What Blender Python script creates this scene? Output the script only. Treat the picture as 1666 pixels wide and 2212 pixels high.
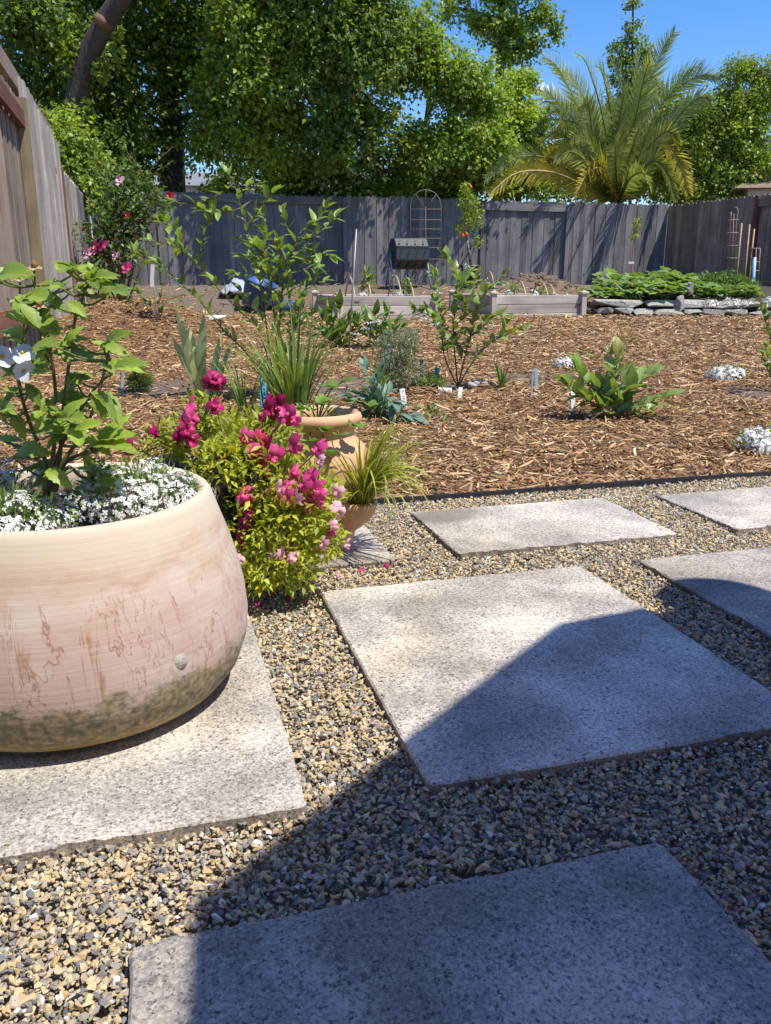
import bpy, bmesh, math, random
import numpy as np
from mathutils import Vector, Matrix
R = math.radians
PI = math.pi
for o in list(bpy.data.objects): bpy.data.objects.remove(o)
SC = bpy.context.scene
COL = SC.collection
random.seed(7)
rng = np.random.default_rng(7)

# ------------------------------------------------------------------ camera, sky, sun, exposure
F = 1790.0; TH = math.atan(500 / F); H = 0.7          # pixel units of a 1666 px wide picture
cam = bpy.data.cameras.new('camera'); cam.sensor_fit = 'HORIZONTAL'; cam.sensor_width = 36
cam.lens = 36 * F / 1666; cam.clip_start = .02; cam.clip_end = 1500
co = bpy.data.objects.new('camera', cam); COL.objects.link(co)
co.location = (0, 0, H); co.rotation_euler = (PI / 2 - TH, 0, 0); SC.camera = co
EL = R(63); SUN = Vector((.84 * math.cos(EL), -.54 * math.cos(EL), math.sin(EL))).normalized()
W = bpy.data.worlds.new('World'); SC.world = W; W.use_nodes = True
wn = W.node_tree.nodes; wl = W.node_tree.links
sky = wn.new('ShaderNodeTexSky'); sky.sky_type = 'NISHITA'; sky.sun_disc = False
sky.sun_elevation = EL; sky.sun_rotation = math.atan2(SUN.x, SUN.y)
sky.air_density = 1.0; sky.dust_density = .25; sky.ozone_density = 4.0
gm = wn.new('ShaderNodeGamma'); gm.inputs[1].default_value = 1.0; hv = wn.new('ShaderNodeHueSaturation'); hv.inputs['Saturation'].default_value = 1.3; hv.inputs['Hue'].default_value = .508
wl.new(sky.outputs[0], gm.inputs[0]); wl.new(gm.outputs[0], hv.inputs['Color']); wl.new(hv.outputs[0], wn['Background'].inputs[0]); wn['Background'].inputs[1].default_value = .122
sl = bpy.data.lights.new('sun', 'SUN'); sl.energy = 3.9; sl.angle = R(.5); sl.color = (1, .94, .83)
so = bpy.data.objects.new('sun', sl); COL.objects.link(so)
so.rotation_euler = SUN.to_track_quat('Z', 'Y').to_euler(); so.location = (4, -2, 12)
SC.view_settings.view_transform = 'Standard'; SC.view_settings.look = 'None'
SC.view_settings.gamma = 1; SC.view_settings.use_curve_mapping = False
SC.view_settings.exposure = .70

# ------------------------------------------------------------------ geometry of the place
A = R(15.6); CA, SA = math.cos(A), math.sin(A)        # the paving grid is turned by 15.6 degrees
def xy(u, v): return (u * CA - v * SA, u * SA + v * CA)
def uvof(x, y): return (x * CA + y * SA, -x * SA + y * CA)
VE = 2.465                                            # edging between gravel and mulch
def sm(t): t = np.clip(t, 0, 1); return t * t * (3 - 2 * t)
def ray(px, py):
    a = (px - 833) / F; b = -(py - 1106.5) / F; c, s = math.cos(TH), math.sin(TH)
    return Vector((a, c + b * s, -s + b * c))
def P(px, py, Y):
    d = ray(px, py); t = Y / d.y; return Vector((d.x * t, Y, H + d.z * t))
MOUNDS = []
def hz(x, y):
    x = np.asarray(x, float); y = np.asarray(y, float)
    v = -x * SA + y * CA
    z = np.where(v < VE, 0., .004 + .176 * np.clip((v - VE) / 9.1, 0, 1))
    z = z + .03 * sm((v - 11.6) / 1.5) + .40 * sm((v - 12.8) / 4.7)
    for (mx, my, sx, sy, h) in MOUNDS:
        z = z + h * np.exp(-((x - mx) / sx) ** 2 - ((y - my) / sy) ** 2)
    return z
m = P(300, 690, 9.0); MOUNDS.append((m.x, m.y, .95, .9, .36))
m = P(1160, 620, 17.6); MOUNDS.append((m.x, m.y, .75, .6, .30))
m = P(490, 640, 14.2); MOUNDS.append((m.x, m.y, .8, .7, .22))
m = P(1000, 620, 17.0); MOUNDS.append((m.x, m.y, 1.6, .6, .10))
def hzf(x, y): return float(hz(x, y))
def G(px, py):                                        # the ground under a pixel
    d = ray(px, py); t = .4
    while t < 60:
        p = d * t; z = H + p.z
        if z <= hzf(p.x, p.y): return Vector((p.x, p.y, hzf(p.x, p.y)))
        t += .01 + t * .0008
    return P(px, py, 17)
def on(p): return Vector((p[0], p[1], hzf(p[0], p[1])))
def mpp(p): return (p.y * math.cos(TH) - (p.z - H) * math.sin(TH)) / F   # metres per pixel at a point

# ------------------------------------------------------------------ materials
def nodes_of(name):
    m = bpy.data.materials.new(name); m.use_nodes = True
    n = m.node_tree.nodes; return m, n, m.node_tree.links, n['Principled BSDF']
def N(n, t, **kw):
    x = n.new(t)
    for k, v in kw.items():
        if k.startswith('i_'):
            x.inputs[k[2:].replace('_', ' ')].default_value = v
        else: setattr(x, k, v)
    return x
def ramp(n, stops, interp='LINEAR'):
    r = n.new('ShaderNodeValToRGB'); e = r.color_ramp; e.interpolation = interp
    while len(e.elements) < len(stops): e.elements.new(.5)
    for el, (p, c) in zip(e.elements, stops):
        el.position = p; el.color = (c[0], c[1], c[2], 1)
    return r
def mixc(n, l, fac, a, b, blend='MIX'):
    x = n.new('ShaderNodeMix'); x.data_type = 'RGBA'; x.blend_type = blend
    for s, v in ((0, fac), (6, a), (7, b)):
        if hasattr(v, 'links') or hasattr(v, 'is_linked'): l.new(v, x.inputs[s])
        elif s == 0: x.inputs[0].default_value = v
        else: x.inputs[s].default_value = (v[0], v[1], v[2], 1)
    return x.outputs[2]
def bump(n, l, h, strength, dist, bsdf):
    b = n.new('ShaderNodeBump'); b.inputs['Strength'].default_value = strength; b.inputs['Distance'].default_value = dist
    l.new(h, b.inputs['Height']); l.new(b.outputs[0], bsdf.inputs['Normal'])
def mat(name, c1, c2=None, rough=.7, scale=8, bmp=.2, bd=.01, stretch=(1, 1, 1), metal=0, objvar=.0, detail=5):
    """two colours mixed by noise in object space, small bump, optional brightness change from copy to copy"""
    m, n, l, b = nodes_of(name)
    c2 = c2 or tuple(x * .65 for x in c1)
    tc = N(n, 'ShaderNodeTexCoord'); mp = N(n, 'ShaderNodeMapping'); mp.inputs['Scale'].default_value = stretch
    l.new(tc.outputs['Object'], mp.inputs[0])
    no = N(n, 'ShaderNodeTexNoise', i_Scale=scale, i_Detail=detail, i_Roughness=.65); l.new(mp.outputs[0], no.inputs[0])
    r = ramp(n, [(.32, c2), (.68, c1)]); l.new(no.outputs[0], r.inputs[0]); c = r.outputs[0]
    if objvar:
        oi = N(n, 'ShaderNodeObjectInfo'); mr = N(n, 'ShaderNodeMapRange'); l.new(oi.outputs['Random'], mr.inputs[0])
        mr.inputs[3].default_value = 1 - objvar; mr.inputs[4].default_value = 1 + objvar
        hsv = N(n, 'ShaderNodeHueSaturation'); l.new(mr.outputs[0], hsv.inputs['Value']); l.new(c, hsv.inputs['Color']); c = hsv.outputs[0]
        l.new(oi.outputs['Random'], N(n, 'ShaderNodeMath').inputs[0])
        vm = N(n, 'ShaderNodeVectorMath', operation='SCALE'); cb = N(n, 'ShaderNodeCombineXYZ')
        for i in range(3): l.new(oi.outputs['Random'], cb.inputs[i])
        l.new(cb.outputs[0], vm.inputs[0]); vm.inputs['Scale'].default_value = 37
        l.new(vm.outputs[0], mp.inputs['Location'])
    l.new(c, b.inputs['Base Color']); b.inputs['Roughness'].default_value = rough; b.inputs['Metallic'].default_value = metal
    if bmp: bump(n, l, no.outputs[0], bmp, bd, b)
    return m
def leafmat(name, c1, c2, rough=.5, trans=.35, c3=None, tint=(1.25, 1.25, .5), veins=0):
    """foliage: colour differs from leaf to leaf, some light shines through"""
    m, n, l, b = nodes_of(name)
    oi = N(n, 'ShaderNodeObjectInfo'); ge = N(n, 'ShaderNodeNewGeometry')
    ad = N(n, 'ShaderNodeMath', operation='ADD'); l.new(oi.outputs['Random'], ad.inputs[0]); l.new(ge.outputs['Random Per Island'], ad.inputs[1])
    fr = N(n, 'ShaderNodeMath', operation='FRACT'); l.new(ad.outputs[0], fr.inputs[0])
    st = [(0, c2), (.55, c1), (.9, tuple(min(1, x * 1.25) for x in c1))]
    if c3: st += [(.955, c1), (.96, c3)]
    r = ramp(n, st); l.new(fr.outputs[0], r.inputs[0])
    tc = N(n, 'ShaderNodeTexCoord'); no = N(n, 'ShaderNodeTexNoise', i_Scale=1.2, i_Detail=3); l.new(tc.outputs['Object'], no.inputs[0])
    rr = ramp(n, [(.35, (.8, .8, .8)), (.65, (1.12, 1.12, 1.12))]); l.new(no.outputs[0], rr.inputs[0])
    c = mixc(n, l, 1.0, r.outputs[0], rr.outputs[0], 'MULTIPLY')
    if veins:                                           # single leaves: midrib and side veins in the leaf's own space
        sx = N(n, 'ShaderNodeSeparateXYZ'); l.new(tc.outputs['Object'], sx.inputs[0])
        ab_ = N(n, 'ShaderNodeMath', operation='ABSOLUTE'); l.new(sx.outputs[0], ab_.inputs[0])
        ky = N(n, 'ShaderNodeMath', operation='MULTIPLY_ADD'); l.new(ab_.outputs[0], ky.inputs[0]); ky.inputs[1].default_value = -.9; l.new(sx.outputs[1], ky.inputs[2])
        kf = N(n, 'ShaderNodeMath', operation='MULTIPLY'); l.new(ky.outputs[0], kf.inputs[0]); kf.inputs[1].default_value = veins
        fr2 = N(n, 'ShaderNodeMath', operation='FRACT'); l.new(kf.outputs[0], fr2.inputs[0])
        vr1 = ramp(n, [(0, (1, 1, 1)), (.10, (0, 0, 0)), (.90, (0, 0, 0)), (1, (1, 1, 1))]); l.new(fr2.outputs[0], vr1.inputs[0])
        mr1 = ramp(n, [(.008, (1, 1, 1)), (.022, (0, 0, 0))]); l.new(ab_.outputs[0], mr1.inputs[0])
        mx1 = N(n, 'ShaderNodeMath', operation='MAXIMUM'); l.new(vr1.outputs[0], mx1.inputs[0]); l.new(mr1.outputs[0], mx1.inputs[1])
        mf1 = N(n, 'ShaderNodeMath', operation='MULTIPLY'); l.new(mx1.outputs[0], mf1.inputs[0]); mf1.inputs[1].default_value = .4
        c = mixc(n, l, mf1.outputs[0], c, tuple(min(.6, x * 1.7 + .03) for x in c1)); bump(n, l, mx1.outputs[0], -.5, .02, b)
    l.new(c, b.inputs['Base Color']); b.inputs['Roughness'].default_value = rough
    tr = N(n, 'ShaderNodeBsdfTranslucent'); ct = mixc(n, l, 1.0, c, tint, 'MULTIPLY'); l.new(ct, tr.inputs[0])
    ms = N(n, 'ShaderNodeMixShader'); ms.inputs[0].default_value = trans
    l.new(b.outputs[0], ms.inputs[1]); l.new(tr.outputs[0], ms.inputs[2]); l.new(ms.outputs[0], n['Material Output'].inputs[0])
    return m
def rampmat(name, stops, rough=.7, scale=60, bmp=.3, bd=.003):
    """constant-step colours chosen per instance (pebbles, wood chips)"""
    m, n, l, b = nodes_of(name)
    oi = N(n, 'ShaderNodeObjectInfo'); r = ramp(n, stops, 'LINEAR'); l.new(oi.outputs['Random'], r.inputs[0])
    tc = N(n, 'ShaderNodeTexCoord'); no = N(n, 'ShaderNodeTexNoise', i_Scale=scale, i_Detail=4); l.new(tc.outputs['Object'], no.inputs[0])
    rr = ramp(n, [(.3, (.72, .72, .72)), (.7, (1.15, 1.15, 1.15))]); l.new(no.outputs[0], rr.inputs[0])
    c = mixc(n, l, 1.0, r.outputs[0], rr.outputs[0], 'MULTIPLY'); l.new(c, b.inputs['Base Color'])
    b.inputs['Roughness'].default_value = rough; bump(n, l, no.outputs[0], bmp, bd, b)
    return m

def paver_mat():
    m, n, l, b = nodes_of('exposed_aggregate_concrete')
    tc = N(n, 'ShaderNodeTexCoord'); oi = N(n, 'ShaderNodeObjectInfo')
    cb = N(n, 'ShaderNodeCombineXYZ'); l.new(oi.outputs['Random'], cb.inputs[0]); l.new(oi.outputs['Random'], cb.inputs[1])
    sc = N(n, 'ShaderNodeVectorMath', operation='SCALE'); l.new(cb.outputs[0], sc.inputs[0]); sc.inputs['Scale'].default_value = 23
    ad = N(n, 'ShaderNodeVectorMath', operation='ADD'); l.new(tc.outputs['Object'], ad.inputs[0]); l.new(sc.outputs[0], ad.inputs[1])
    big = N(n, 'ShaderNodeTexNoise', i_Scale=4.5, i_Detail=4, i_Roughness=.6); l.new(ad.outputs[0], big.inputs[0])
    fine = N(n, 'ShaderNodeTexNoise', i_Scale=120, i_Detail=3, i_Roughness=.7); l.new(ad.outputs[0], fine.inputs[0])
    wz = N(n, 'ShaderNodeTexNoise', i_Scale=170, i_Detail=2); l.new(ad.outputs[0], wz.inputs[0])
    wa = N(n, 'ShaderNodeVectorMath', operation='MULTIPLY_ADD'); l.new(wz.outputs['Color'], wa.inputs[0]); wa.inputs[1].default_value = (.012, .012, .012); l.new(ad.outputs[0], wa.inputs[2])
    vo = N(n, 'ShaderNodeTexVoronoi', i_Scale=215, i_Randomness=1.); l.new(wa.outputs[0], vo.inputs[0])
    base = ramp(n, [(.3, (.38, .345, .295)), (.5, (.54, .49, .42)), (.68, (.68, .62, .53))]); l.new(big.outputs[0], base.inputs[0])
    c = mixc(n, l, 1., base.outputs[0], (1, 1, 1), 'MULTIPLY')
    fr = ramp(n, [(.3, (.66, .66, .67)), (.6, (1.1, 1.09, 1.07))]); l.new(fine.outputs[0], fr.inputs[0])
    c = mixc(n, l, 1., c, fr.outputs[0], 'MULTIPLY')
    mot = N(n, 'ShaderNodeTexNoise', i_Scale=240, i_Detail=3, i_Roughness=.6); l.new(ad.outputs[0], mot.inputs[0])
    mo1 = N(n, 'ShaderNodeMath', operation='MULTIPLY_ADD'); l.new(big.outputs[0], mo1.inputs[0]); mo1.inputs[1].default_value = -.28; l.new(mot.outputs[0], mo1.inputs[2])
    mo2 = ramp(n, [(.335, (0, 0, 0)), (.40, (.62, .62, .62))]); l.new(mo1.outputs[0], mo2.inputs[0]); c = mixc(n, l, mo2.outputs[0], c, (.155, .145, .14))
    # dark stone chips: a cell is a chip when its random colour is high; fewer where the cement film is thick
    se = N(n, 'ShaderNodeSeparateColor'); l.new(vo.outputs['Color'], se.inputs[0])
    bm_ = N(n, 'ShaderNodeMath', operation='MULTIPLY_ADD'); l.new(big.outputs[0], bm_.inputs[0]); bm_.inputs[1].default_value = 1.3; bm_.inputs[2].default_value = .06
    gt = N(n, 'ShaderNodeMath', operation='GREATER_THAN'); l.new(se.outputs[0], gt.inputs[0]); l.new(bm_.outputs[0], gt.inputs[1])
    dr = ramp(n, [(.3, (1, 1, 1)), (.65, (0, 0, 0))]); l.new(vo.outputs['Distance'], dr.inputs[0])
    mu = N(n, 'ShaderNodeMath', operation='MULTIPLY'); l.new(gt.outputs[0], mu.inputs[0]); l.new(dr.outputs[0], mu.inputs[1])
    chip = ramp(n, [(0, (.06, .065, .075)), (.5, (.13, .125, .12)), (1, (.2, .18, .15))]); l.new(se.outputs[1], chip.inputs[0])
    f8 = N(n, 'ShaderNodeMath', operation='MULTIPLY'); l.new(mu.outputs[0], f8.inputs[0]); f8.inputs[1].default_value = .95
    c = mixc(n, l, f8.outputs[0], c, chip.outputs[0])
    st = N(n, 'ShaderNodeTexNoise', i_Scale=2.2, i_Detail=6); l.new(ad.outputs[0], st.inputs[0])
    sr = ramp(n, [(.36, (.76, .73, .68)), (.5, (1, 1, 1))]); l.new(st.outputs[0], sr.inputs[0])
    c = mixc(n, l, 1., c, sr.outputs[0], 'MULTIPLY')
    # one slab has a round wet-looking stain
    sa = N(n, 'ShaderNodeAttribute', attribute_type='OBJECT', attribute_name='stain'); sm1 = N(n, 'ShaderNodeMapping'); sm1.inputs['Location'].default_value = (2.65, -2.35, 0); sm1.inputs['Scale'].default_value = (10.6, 17., 0)
    l.new(tc.outputs['Object'], sm1.inputs[0]); sl1 = N(n, 'ShaderNodeVectorMath', operation='LENGTH'); l.new(sm1.outputs[0], sl1.inputs[0])
    sn = N(n, 'ShaderNodeMath', operation='MULTIPLY_ADD'); l.new(st.outputs[0], sn.inputs[0]); sn.inputs[1].default_value = .9; l.new(sl1.outputs['Value'], sn.inputs[2])
    sr1 = ramp(n, [(.0, (1, 1, 1)), (.45, (1, 1, 1)), (.75, (0, 0, 0))]); sh = N(n, 'ShaderNodeMath', operation='MULTIPLY'); l.new(sn.outputs[0], sh.inputs[0]); sh.inputs[1].default_value = .36; l.new(sh.outputs[0], sr1.inputs[0])
    sf1 = N(n, 'ShaderNodeMath', operation='MULTIPLY'); l.new(sr1.outputs[0], sf1.inputs[0]); l.new(sa.outputs['Fac'], sf1.inputs[1])
    c = mixc(n, l, sf1.outputs[0], c, (.13, .115, .085))
    # slab brightness differs
    hs = N(n, 'ShaderNodeHueSaturation'); l.new(c, hs.inputs['Color'])
    at = N(n, 'ShaderNodeAttribute', attribute_type='OBJECT', attribute_name='tone'); l.new(at.outputs['Fac'], hs.inputs['Value'])
    # side faces are darker than the top
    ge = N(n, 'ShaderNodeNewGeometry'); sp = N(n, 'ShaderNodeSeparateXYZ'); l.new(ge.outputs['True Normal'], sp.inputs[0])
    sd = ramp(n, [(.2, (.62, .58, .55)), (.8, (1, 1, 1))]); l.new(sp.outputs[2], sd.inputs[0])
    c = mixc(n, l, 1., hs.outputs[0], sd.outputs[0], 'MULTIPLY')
    l.new(c, b.inputs['Base Color']); b.inputs['Roughness'].default_value = .85
    hh = N(n, 'ShaderNodeMath', operation='ADD'); l.new(fine.outputs[0], hh.inputs[0]); l.new(mu.outputs[0], hh.inputs[1])
    bump(n, l, hh.outputs[0], .35, .002, b)
    return m

def bigpot_mat():
    m, n, l, b = nodes_of('weathered_terracotta')
    tc = N(n, 'ShaderNodeTexCoord'); sp = N(n, 'ShaderNodeSeparateXYZ'); l.new(tc.outputs['Object'], sp.inputs[0])
    at = N(n, 'ShaderNodeMath', operation='ARCTAN2'); l.new(sp.outputs[1], at.inputs[0]); l.new(sp.outputs[0], at.inputs[1])
    def cyl(ka, kz):
        a = N(n, 'ShaderNodeMath', operation='MULTIPLY'); l.new(at.outputs[0], a.inputs[0]); a.inputs[1].default_value = ka
        z = N(n, 'ShaderNodeMath', operation='MULTIPLY'); l.new(sp.outputs[2], z.inputs[0]); z.inputs[1].default_value = kz
        c = N(n, 'ShaderNodeCombineXYZ'); l.new(a.outputs[0], c.inputs[0]); l.new(z.outputs[0], c.inputs[1]); return c.outputs[0]
    band = N(n, 'ShaderNodeTexNoise', i_Scale=1., i_Detail=5, i_Roughness=.6, i_Distortion=.6); l.new(cyl(1.1, 8), band.inputs[0])
    bo = N(n, 'ShaderNodeMath', operation='MULTIPLY_ADD'); l.new(band.outputs[0], bo.inputs[0]); bo.inputs[1].default_value = .22; l.new(sp.outputs[2], bo.inputs[2])
    cr = ramp(n, [(.12, (.40, .235, .125)), (.22, (.48, .31, .21)), (.34, (.53, .395, .335)), (.48, (.50, .355, .31)), (.60, (.48, .345, .28)), (.70, (.55, .43, .36)), (.78, (.47, .33, .235)), (.86, (.54, .43, .33)), (.96, (.57, .48, .37))])
    bz = N(n, 'ShaderNodeMapRange'); l.new(bo.outputs[0], bz.inputs[0]); bz.inputs[1].default_value = .09; bz.inputs[2].default_value = .46; l.new(bz.outputs[0], cr.inputs[0]); c = cr.outputs[0]
    # chalky bloom
    bl = N(n, 'ShaderNodeTexNoise', i_Scale=1., i_Detail=6, i_Roughness=.7); l.new(cyl(3.0, 14), bl.inputs[0])
    br = ramp(n, [(.46, (0, 0, 0)), (.70, (.6, .6, .6))]); l.new(bl.outputs[0], br.inputs[0])
    c = mixc(n, l, br.outputs[0], c, (.58, .52, .46))
    # throwing rings
    ring = N(n, 'ShaderNodeTexNoise', i_Scale=1., i_Detail=3); l.new(cyl(.8, 170), ring.inputs[0])
    rr = ramp(n, [(.3, (.96, .96, .96)), (.7, (1.03, 1.03, 1.03))]); l.new(ring.outputs[0], rr.inputs[0])
    c = mixc(n, l, 1., c, rr.outputs[0], 'MULTIPLY')
    # rusty drips in a belt round the belly
    dn = N(n, 'ShaderNodeTexNoise', i_Scale=1., i_Detail=4, i_Roughness=.6, i_Distortion=.5); l.new(cyl(13, 7), dn.inputs[0])
    drr = ramp(n, [(.53, (0, 0, 0)), (.66, (1, 1, 1))]); l.new(dn.outputs[0], drr.inputs[0])
    dn2 = N(n, 'ShaderNodeTexNoise', i_Scale=1., i_Detail=3); l.new(cyl(4, 26), dn2.inputs[0])
    d2 = ramp(n, [(.45, (0, 0, 0)), (.62, (1, 1, 1))]); l.new(dn2.outputs[0], d2.inputs[0])
    zb = ramp(n, [(.24, (0, 0, 0)), (.32, (1, 1, 1)), (.56, (1, 1, 1)), (.68, (0, 0, 0))])
    zm = N(n, 'ShaderNodeMapRange'); l.new(sp.outputs[2], zm.inputs[0]); zm.inputs[1].default_value = 0; zm.inputs[2].default_value = .345
    l.new(zm.outputs[0], zb.inputs[0])
    f = N(n, 'ShaderNodeMath', operation='MULTIPLY'); l.new(drr.outputs[0], f.inputs[0]); l.new(d2.outputs[0], f.inputs[1])
    f2 = N(n, 'ShaderNodeMath', operation='MULTIPLY'); l.new(f.outputs[0], f2.inputs[0]); l.new(zb.outputs[0], f2.inputs[1])
    f3 = N(n, 'ShaderNodeMath', operation='MULTIPLY'); l.new(f2.outputs[0], f3.inputs[0]); f3.inputs[1].default_value = .9
    c = mixc(n, l, f3.outputs[0], c, (.32, .15, .06))
    # thin dark runs
    vn = N(n, 'ShaderNodeTexNoise', i_Scale=1., i_Detail=5, i_Roughness=.7, i_Distortion=1.2); l.new(cyl(3.6, 2.6), vn.inputs[0])
    vr = ramp(n, [(.490, (0, 0, 0)), (.5, (.8, .8, .8)), (.510, (0, 0, 0))]); l.new(vn.outputs[0], vr.inputs[0])
    zb2 = ramp(n, [(.26, (0, 0, 0)), (.34, (1, 1, 1)), (.66, (1, 1, 1)), (.8, (0, 0, 0))]); l.new(zm.outputs[0], zb2.inputs[0])
    f4 = N(n, 'ShaderNodeMath', operation='MULTIPLY'); l.new(vr.outputs[0], f4.inputs[0]); l.new(zb2.outputs[0], f4.inputs[1])
    f5 = f4
    c = mixc(n, l, f5.outputs[0], c, (.25, .11, .05))
    # moss and algae creeping up from the foot
    mo = N(n, 'ShaderNodeTexNoise', i_Scale=1., i_Detail=9, i_Roughness=.75); l.new(cyl(4, 20), mo.inputs[0])
    zz = ramp(n, [(.02, (.5, .5, .5)), (.14, (.60, .60, .60)), (.25, (.52, .52, .52)), (.36, (.36, .36, .36)), (.5, (.1, .1, .1))]); l.new(zm.outputs[0], zz.inputs[0])
    ms = N(n, 'ShaderNodeMath', operation='ADD'); l.new(mo.outputs[0], ms.inputs[0]); l.new(zz.outputs[0], ms.inputs[1])
    mr = ramp(n, [(.90, (0, 0, 0)), (1.0, (.9, .9, .9))]); l.new(ms.outputs[0], mr.inputs[0])
    mf = N(n, 'ShaderNodeTexNoise', i_Scale=90, i_Detail=5); l.new(tc.outputs['Object'], mf.inputs[0])
    mc = ramp(n, [(.35, (.09, .085, .045)), (.5, (.20, .17, .085)), (.66, (.38, .28, .17))]); l.new(mf.outputs[0], mc.inputs[0])
    c = mixc(n, l, mr.outputs[0], c, mc.outputs[0])
    yz = ramp(n, [(.03, (.75, .75, .75)), (.14, (0, 0, 0))]); l.new(zm.outputs[0], yz.inputs[0])
    c = mixc(n, l, yz.outputs[0], c, (.33, .23, .055))
    # pale rim band
    rz = ramp(n, [(.88, (0, 0, 0)), (.97, (.7, .7, .7))]); l.new(zm.outputs[0], rz.inputs[0])
    c = mixc(n, l, rz.outputs[0], c, (.56, .47, .36))
    l.new(c, b.inputs['Base Color']); b.inputs['Roughness'].default_value = .8
    hh = N(n, 'ShaderNodeMath', operation='ADD'); l.new(ring.outputs[0], hh.inputs[0])
    h2 = N(n, 'ShaderNodeMath', operation='MULTIPLY'); l.new(mf.outputs[0], h2.inputs[0]); l.new(mr.outputs[0], h2.inputs[1]); l.new(h2.outputs[0], hh.inputs[1])
    bump(n, l, hh.outputs[0], .22, .003, b)
    return m

def ground_mat():
    m, n, l, b = nodes_of('mulched_soil')
    tc = N(n, 'ShaderNodeTexCoord')
    no = N(n, 'ShaderNodeTexNoise', i_Scale=26, i_Detail=8, i_Roughness=.75); l.new(tc.outputs['Object'], no.inputs[0])
    r = ramp(n, [(.3, (.055, .03, .016)), (.5, (.17, .09, .042)), (.7, (.36, .21, .10))]); l.new(no.outputs[0], r.inputs[0])
    n2 = N(n, 'ShaderNodeTexNoise', i_Scale=40, i_Detail=8, i_Roughness=.7); l.new(tc.outputs['Object'], n2.inputs[0])
    r2 = ramp(n, [(.3, (.075, .055, .042)), (.7, (.23, .18, .14))]); l.new(n2.outputs[0], r2.inputs[0])
    at = N(n, 'ShaderNodeAttribute', attribute_name='soil')
    c = mixc(n, l, at.outputs['Fac'], r.outputs[0], r2.outputs[0]); l.new(c, b.inputs['Base Color'])
    b.inputs['Roughness'].default_value = .95; bump(n, l, no.outputs[0], .8, .02, b)
    return m

def wood_mat(name, c1, c2, dark=(.07, .055, .045), s=1.0):
    """weathered boards: grain along local Z, knots, a shade of its own for every board"""
    m, n, l, b = nodes_of(name)
    tc = N(n, 'ShaderNodeTexCoord'); oi = N(n, 'ShaderNodeObjectInfo')
    cb = N(n, 'ShaderNodeCombineXYZ')
    for i in range(3): l.new(oi.outputs['Random'], cb.inputs[i])
    sc = N(n, 'ShaderNodeVectorMath', operation='SCALE'); l.new(cb.outputs[0], sc.inputs[0]); sc.inputs['Scale'].default_value = 51
    ad = N(n, 'ShaderNodeVectorMath', operation='ADD'); l.new(tc.outputs['Object'], ad.inputs[0]); l.new(sc.outputs[0], ad.inputs[1])
    mp = N(n, 'ShaderNodeMapping'); mp.inputs['Scale'].default_value = (30 * s, 30 * s, 1.3 * s); l.new(ad.outputs[0], mp.inputs[0])
    g = N(n, 'ShaderNodeTexNoise', i_Scale=1., i_Detail=6, i_Roughness=.65, i_Distortion=.4); l.new(mp.outputs[0], g.inputs[0])
    r = ramp(n, [(.3, c2), (.7, c1)]); l.new(g.outputs[0], r.inputs[0])
    bl = N(n, 'ShaderNodeTexNoise', i_Scale=2.0, i_Detail=4); l.new(ad.outputs[0], bl.inputs[0])
    rb = ramp(n, [(.3, (.68, .66, .66)), (.7, (1.15, 1.15, 1.15))]); l.new(bl.outputs[0], rb.inputs[0])
    c = mixc(n, l, 1., r.outputs[0], rb.outputs[0], 'MULTIPLY')
    mr = N(n, 'ShaderNodeMapRange'); l.new(oi.outputs['Random'], mr.inputs[0]); mr.inputs[3].default_value = .72; mr.inputs[4].default_value = 1.22
    hs = N(n, 'ShaderNodeHueSaturation'); l.new(mr.outputs[0], hs.inputs['Value']); l.new(c, hs.inputs['Color'])
    mk = N(n, 'ShaderNodeMapping'); mk.inputs['Scale'].default_value = (7 * s, 7 * s, 2.6 * s); l.new(ad.outputs[0], mk.inputs[0])
    kv = N(n, 'ShaderNodeTexVoronoi', i_Scale=1.); l.new(mk.outputs[0], kv.inputs[0])
    kr = ramp(n, [(.06, (1, 1, 1)), (.13, (0, 0, 0))]); l.new(kv.outputs['Distance'], kr.inputs[0])
    c = mixc(n, l, kr.outputs[0], hs.outputs[0], dark)
    l.new(c, b.inputs['Base Color']); b.inputs['Roughness'].default_value = .85
    bump(n, l, g.outputs[0], .3, .004, b)
    return m

M = {}
M['paver'] = paver_mat(); M['bigpot'] = bigpot_mat(); M['ground'] = ground_mat()
M['fence'] = wood_mat('weathered_grey_boards', (.215, .205, .21), (.10, .095, .10))
M['fence_l'] = wood_mat('silvered_boards', (.50, .46, .42), (.28, .25, .225))
M['fence_b'] = wood_mat('brownish_boards', (.37, .29, .235), (.19, .145, .115))
M['redwood'] = wood_mat('red_stained_rail', (.26, .10, .06), (.15, .055, .035))
M['post'] = wood_mat('pale_treated_post', (.40, .33, .19), (.27, .21, .12))
M['bedwood'] = wood_mat('silvered_bed_boards', (.60, .54, .47), (.40, .34, .29), s=.8)
M['stake'] = mat('bamboo', (.42, .31, .17), (.28, .19, .10), .6, 20)
M['hoop'] = mat('bent_lath', (.55, .42, .24), (.40, .29, .15), .6, 20)
M['soil'] = mat('dark_potting_soil', (.09, .06, .04), (.03, .02, .014), .95, 90, .8, .01)
M['pile'] = mat('loose_soil', (.22, .165, .12), (.10, .07, .05), .95, 22, 1., .03)
M['gravelbase'] = mat('gravel_base', (.36, .30, .21), (.18, .155, .12), .95, 160, .8, .006)
M['terracotta'] = mat('terracotta', (.68, .42, .25), (.54, .30, .155), .75, 9, .15, .004)
M['bluepot'] = mat('dark_blue_plastic', (.03, .04, .065), (.02, .025, .04), .4, 20, .05)
M['black'] = mat('black_plastic', (.022, .024, .028), (.012, .013, .016), .45, 20, .1)
M['greyplastic'] = mat('charcoal_plastic', (.05, .055, .062), (.03, .033, .038), .42, 12, .1)
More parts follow.
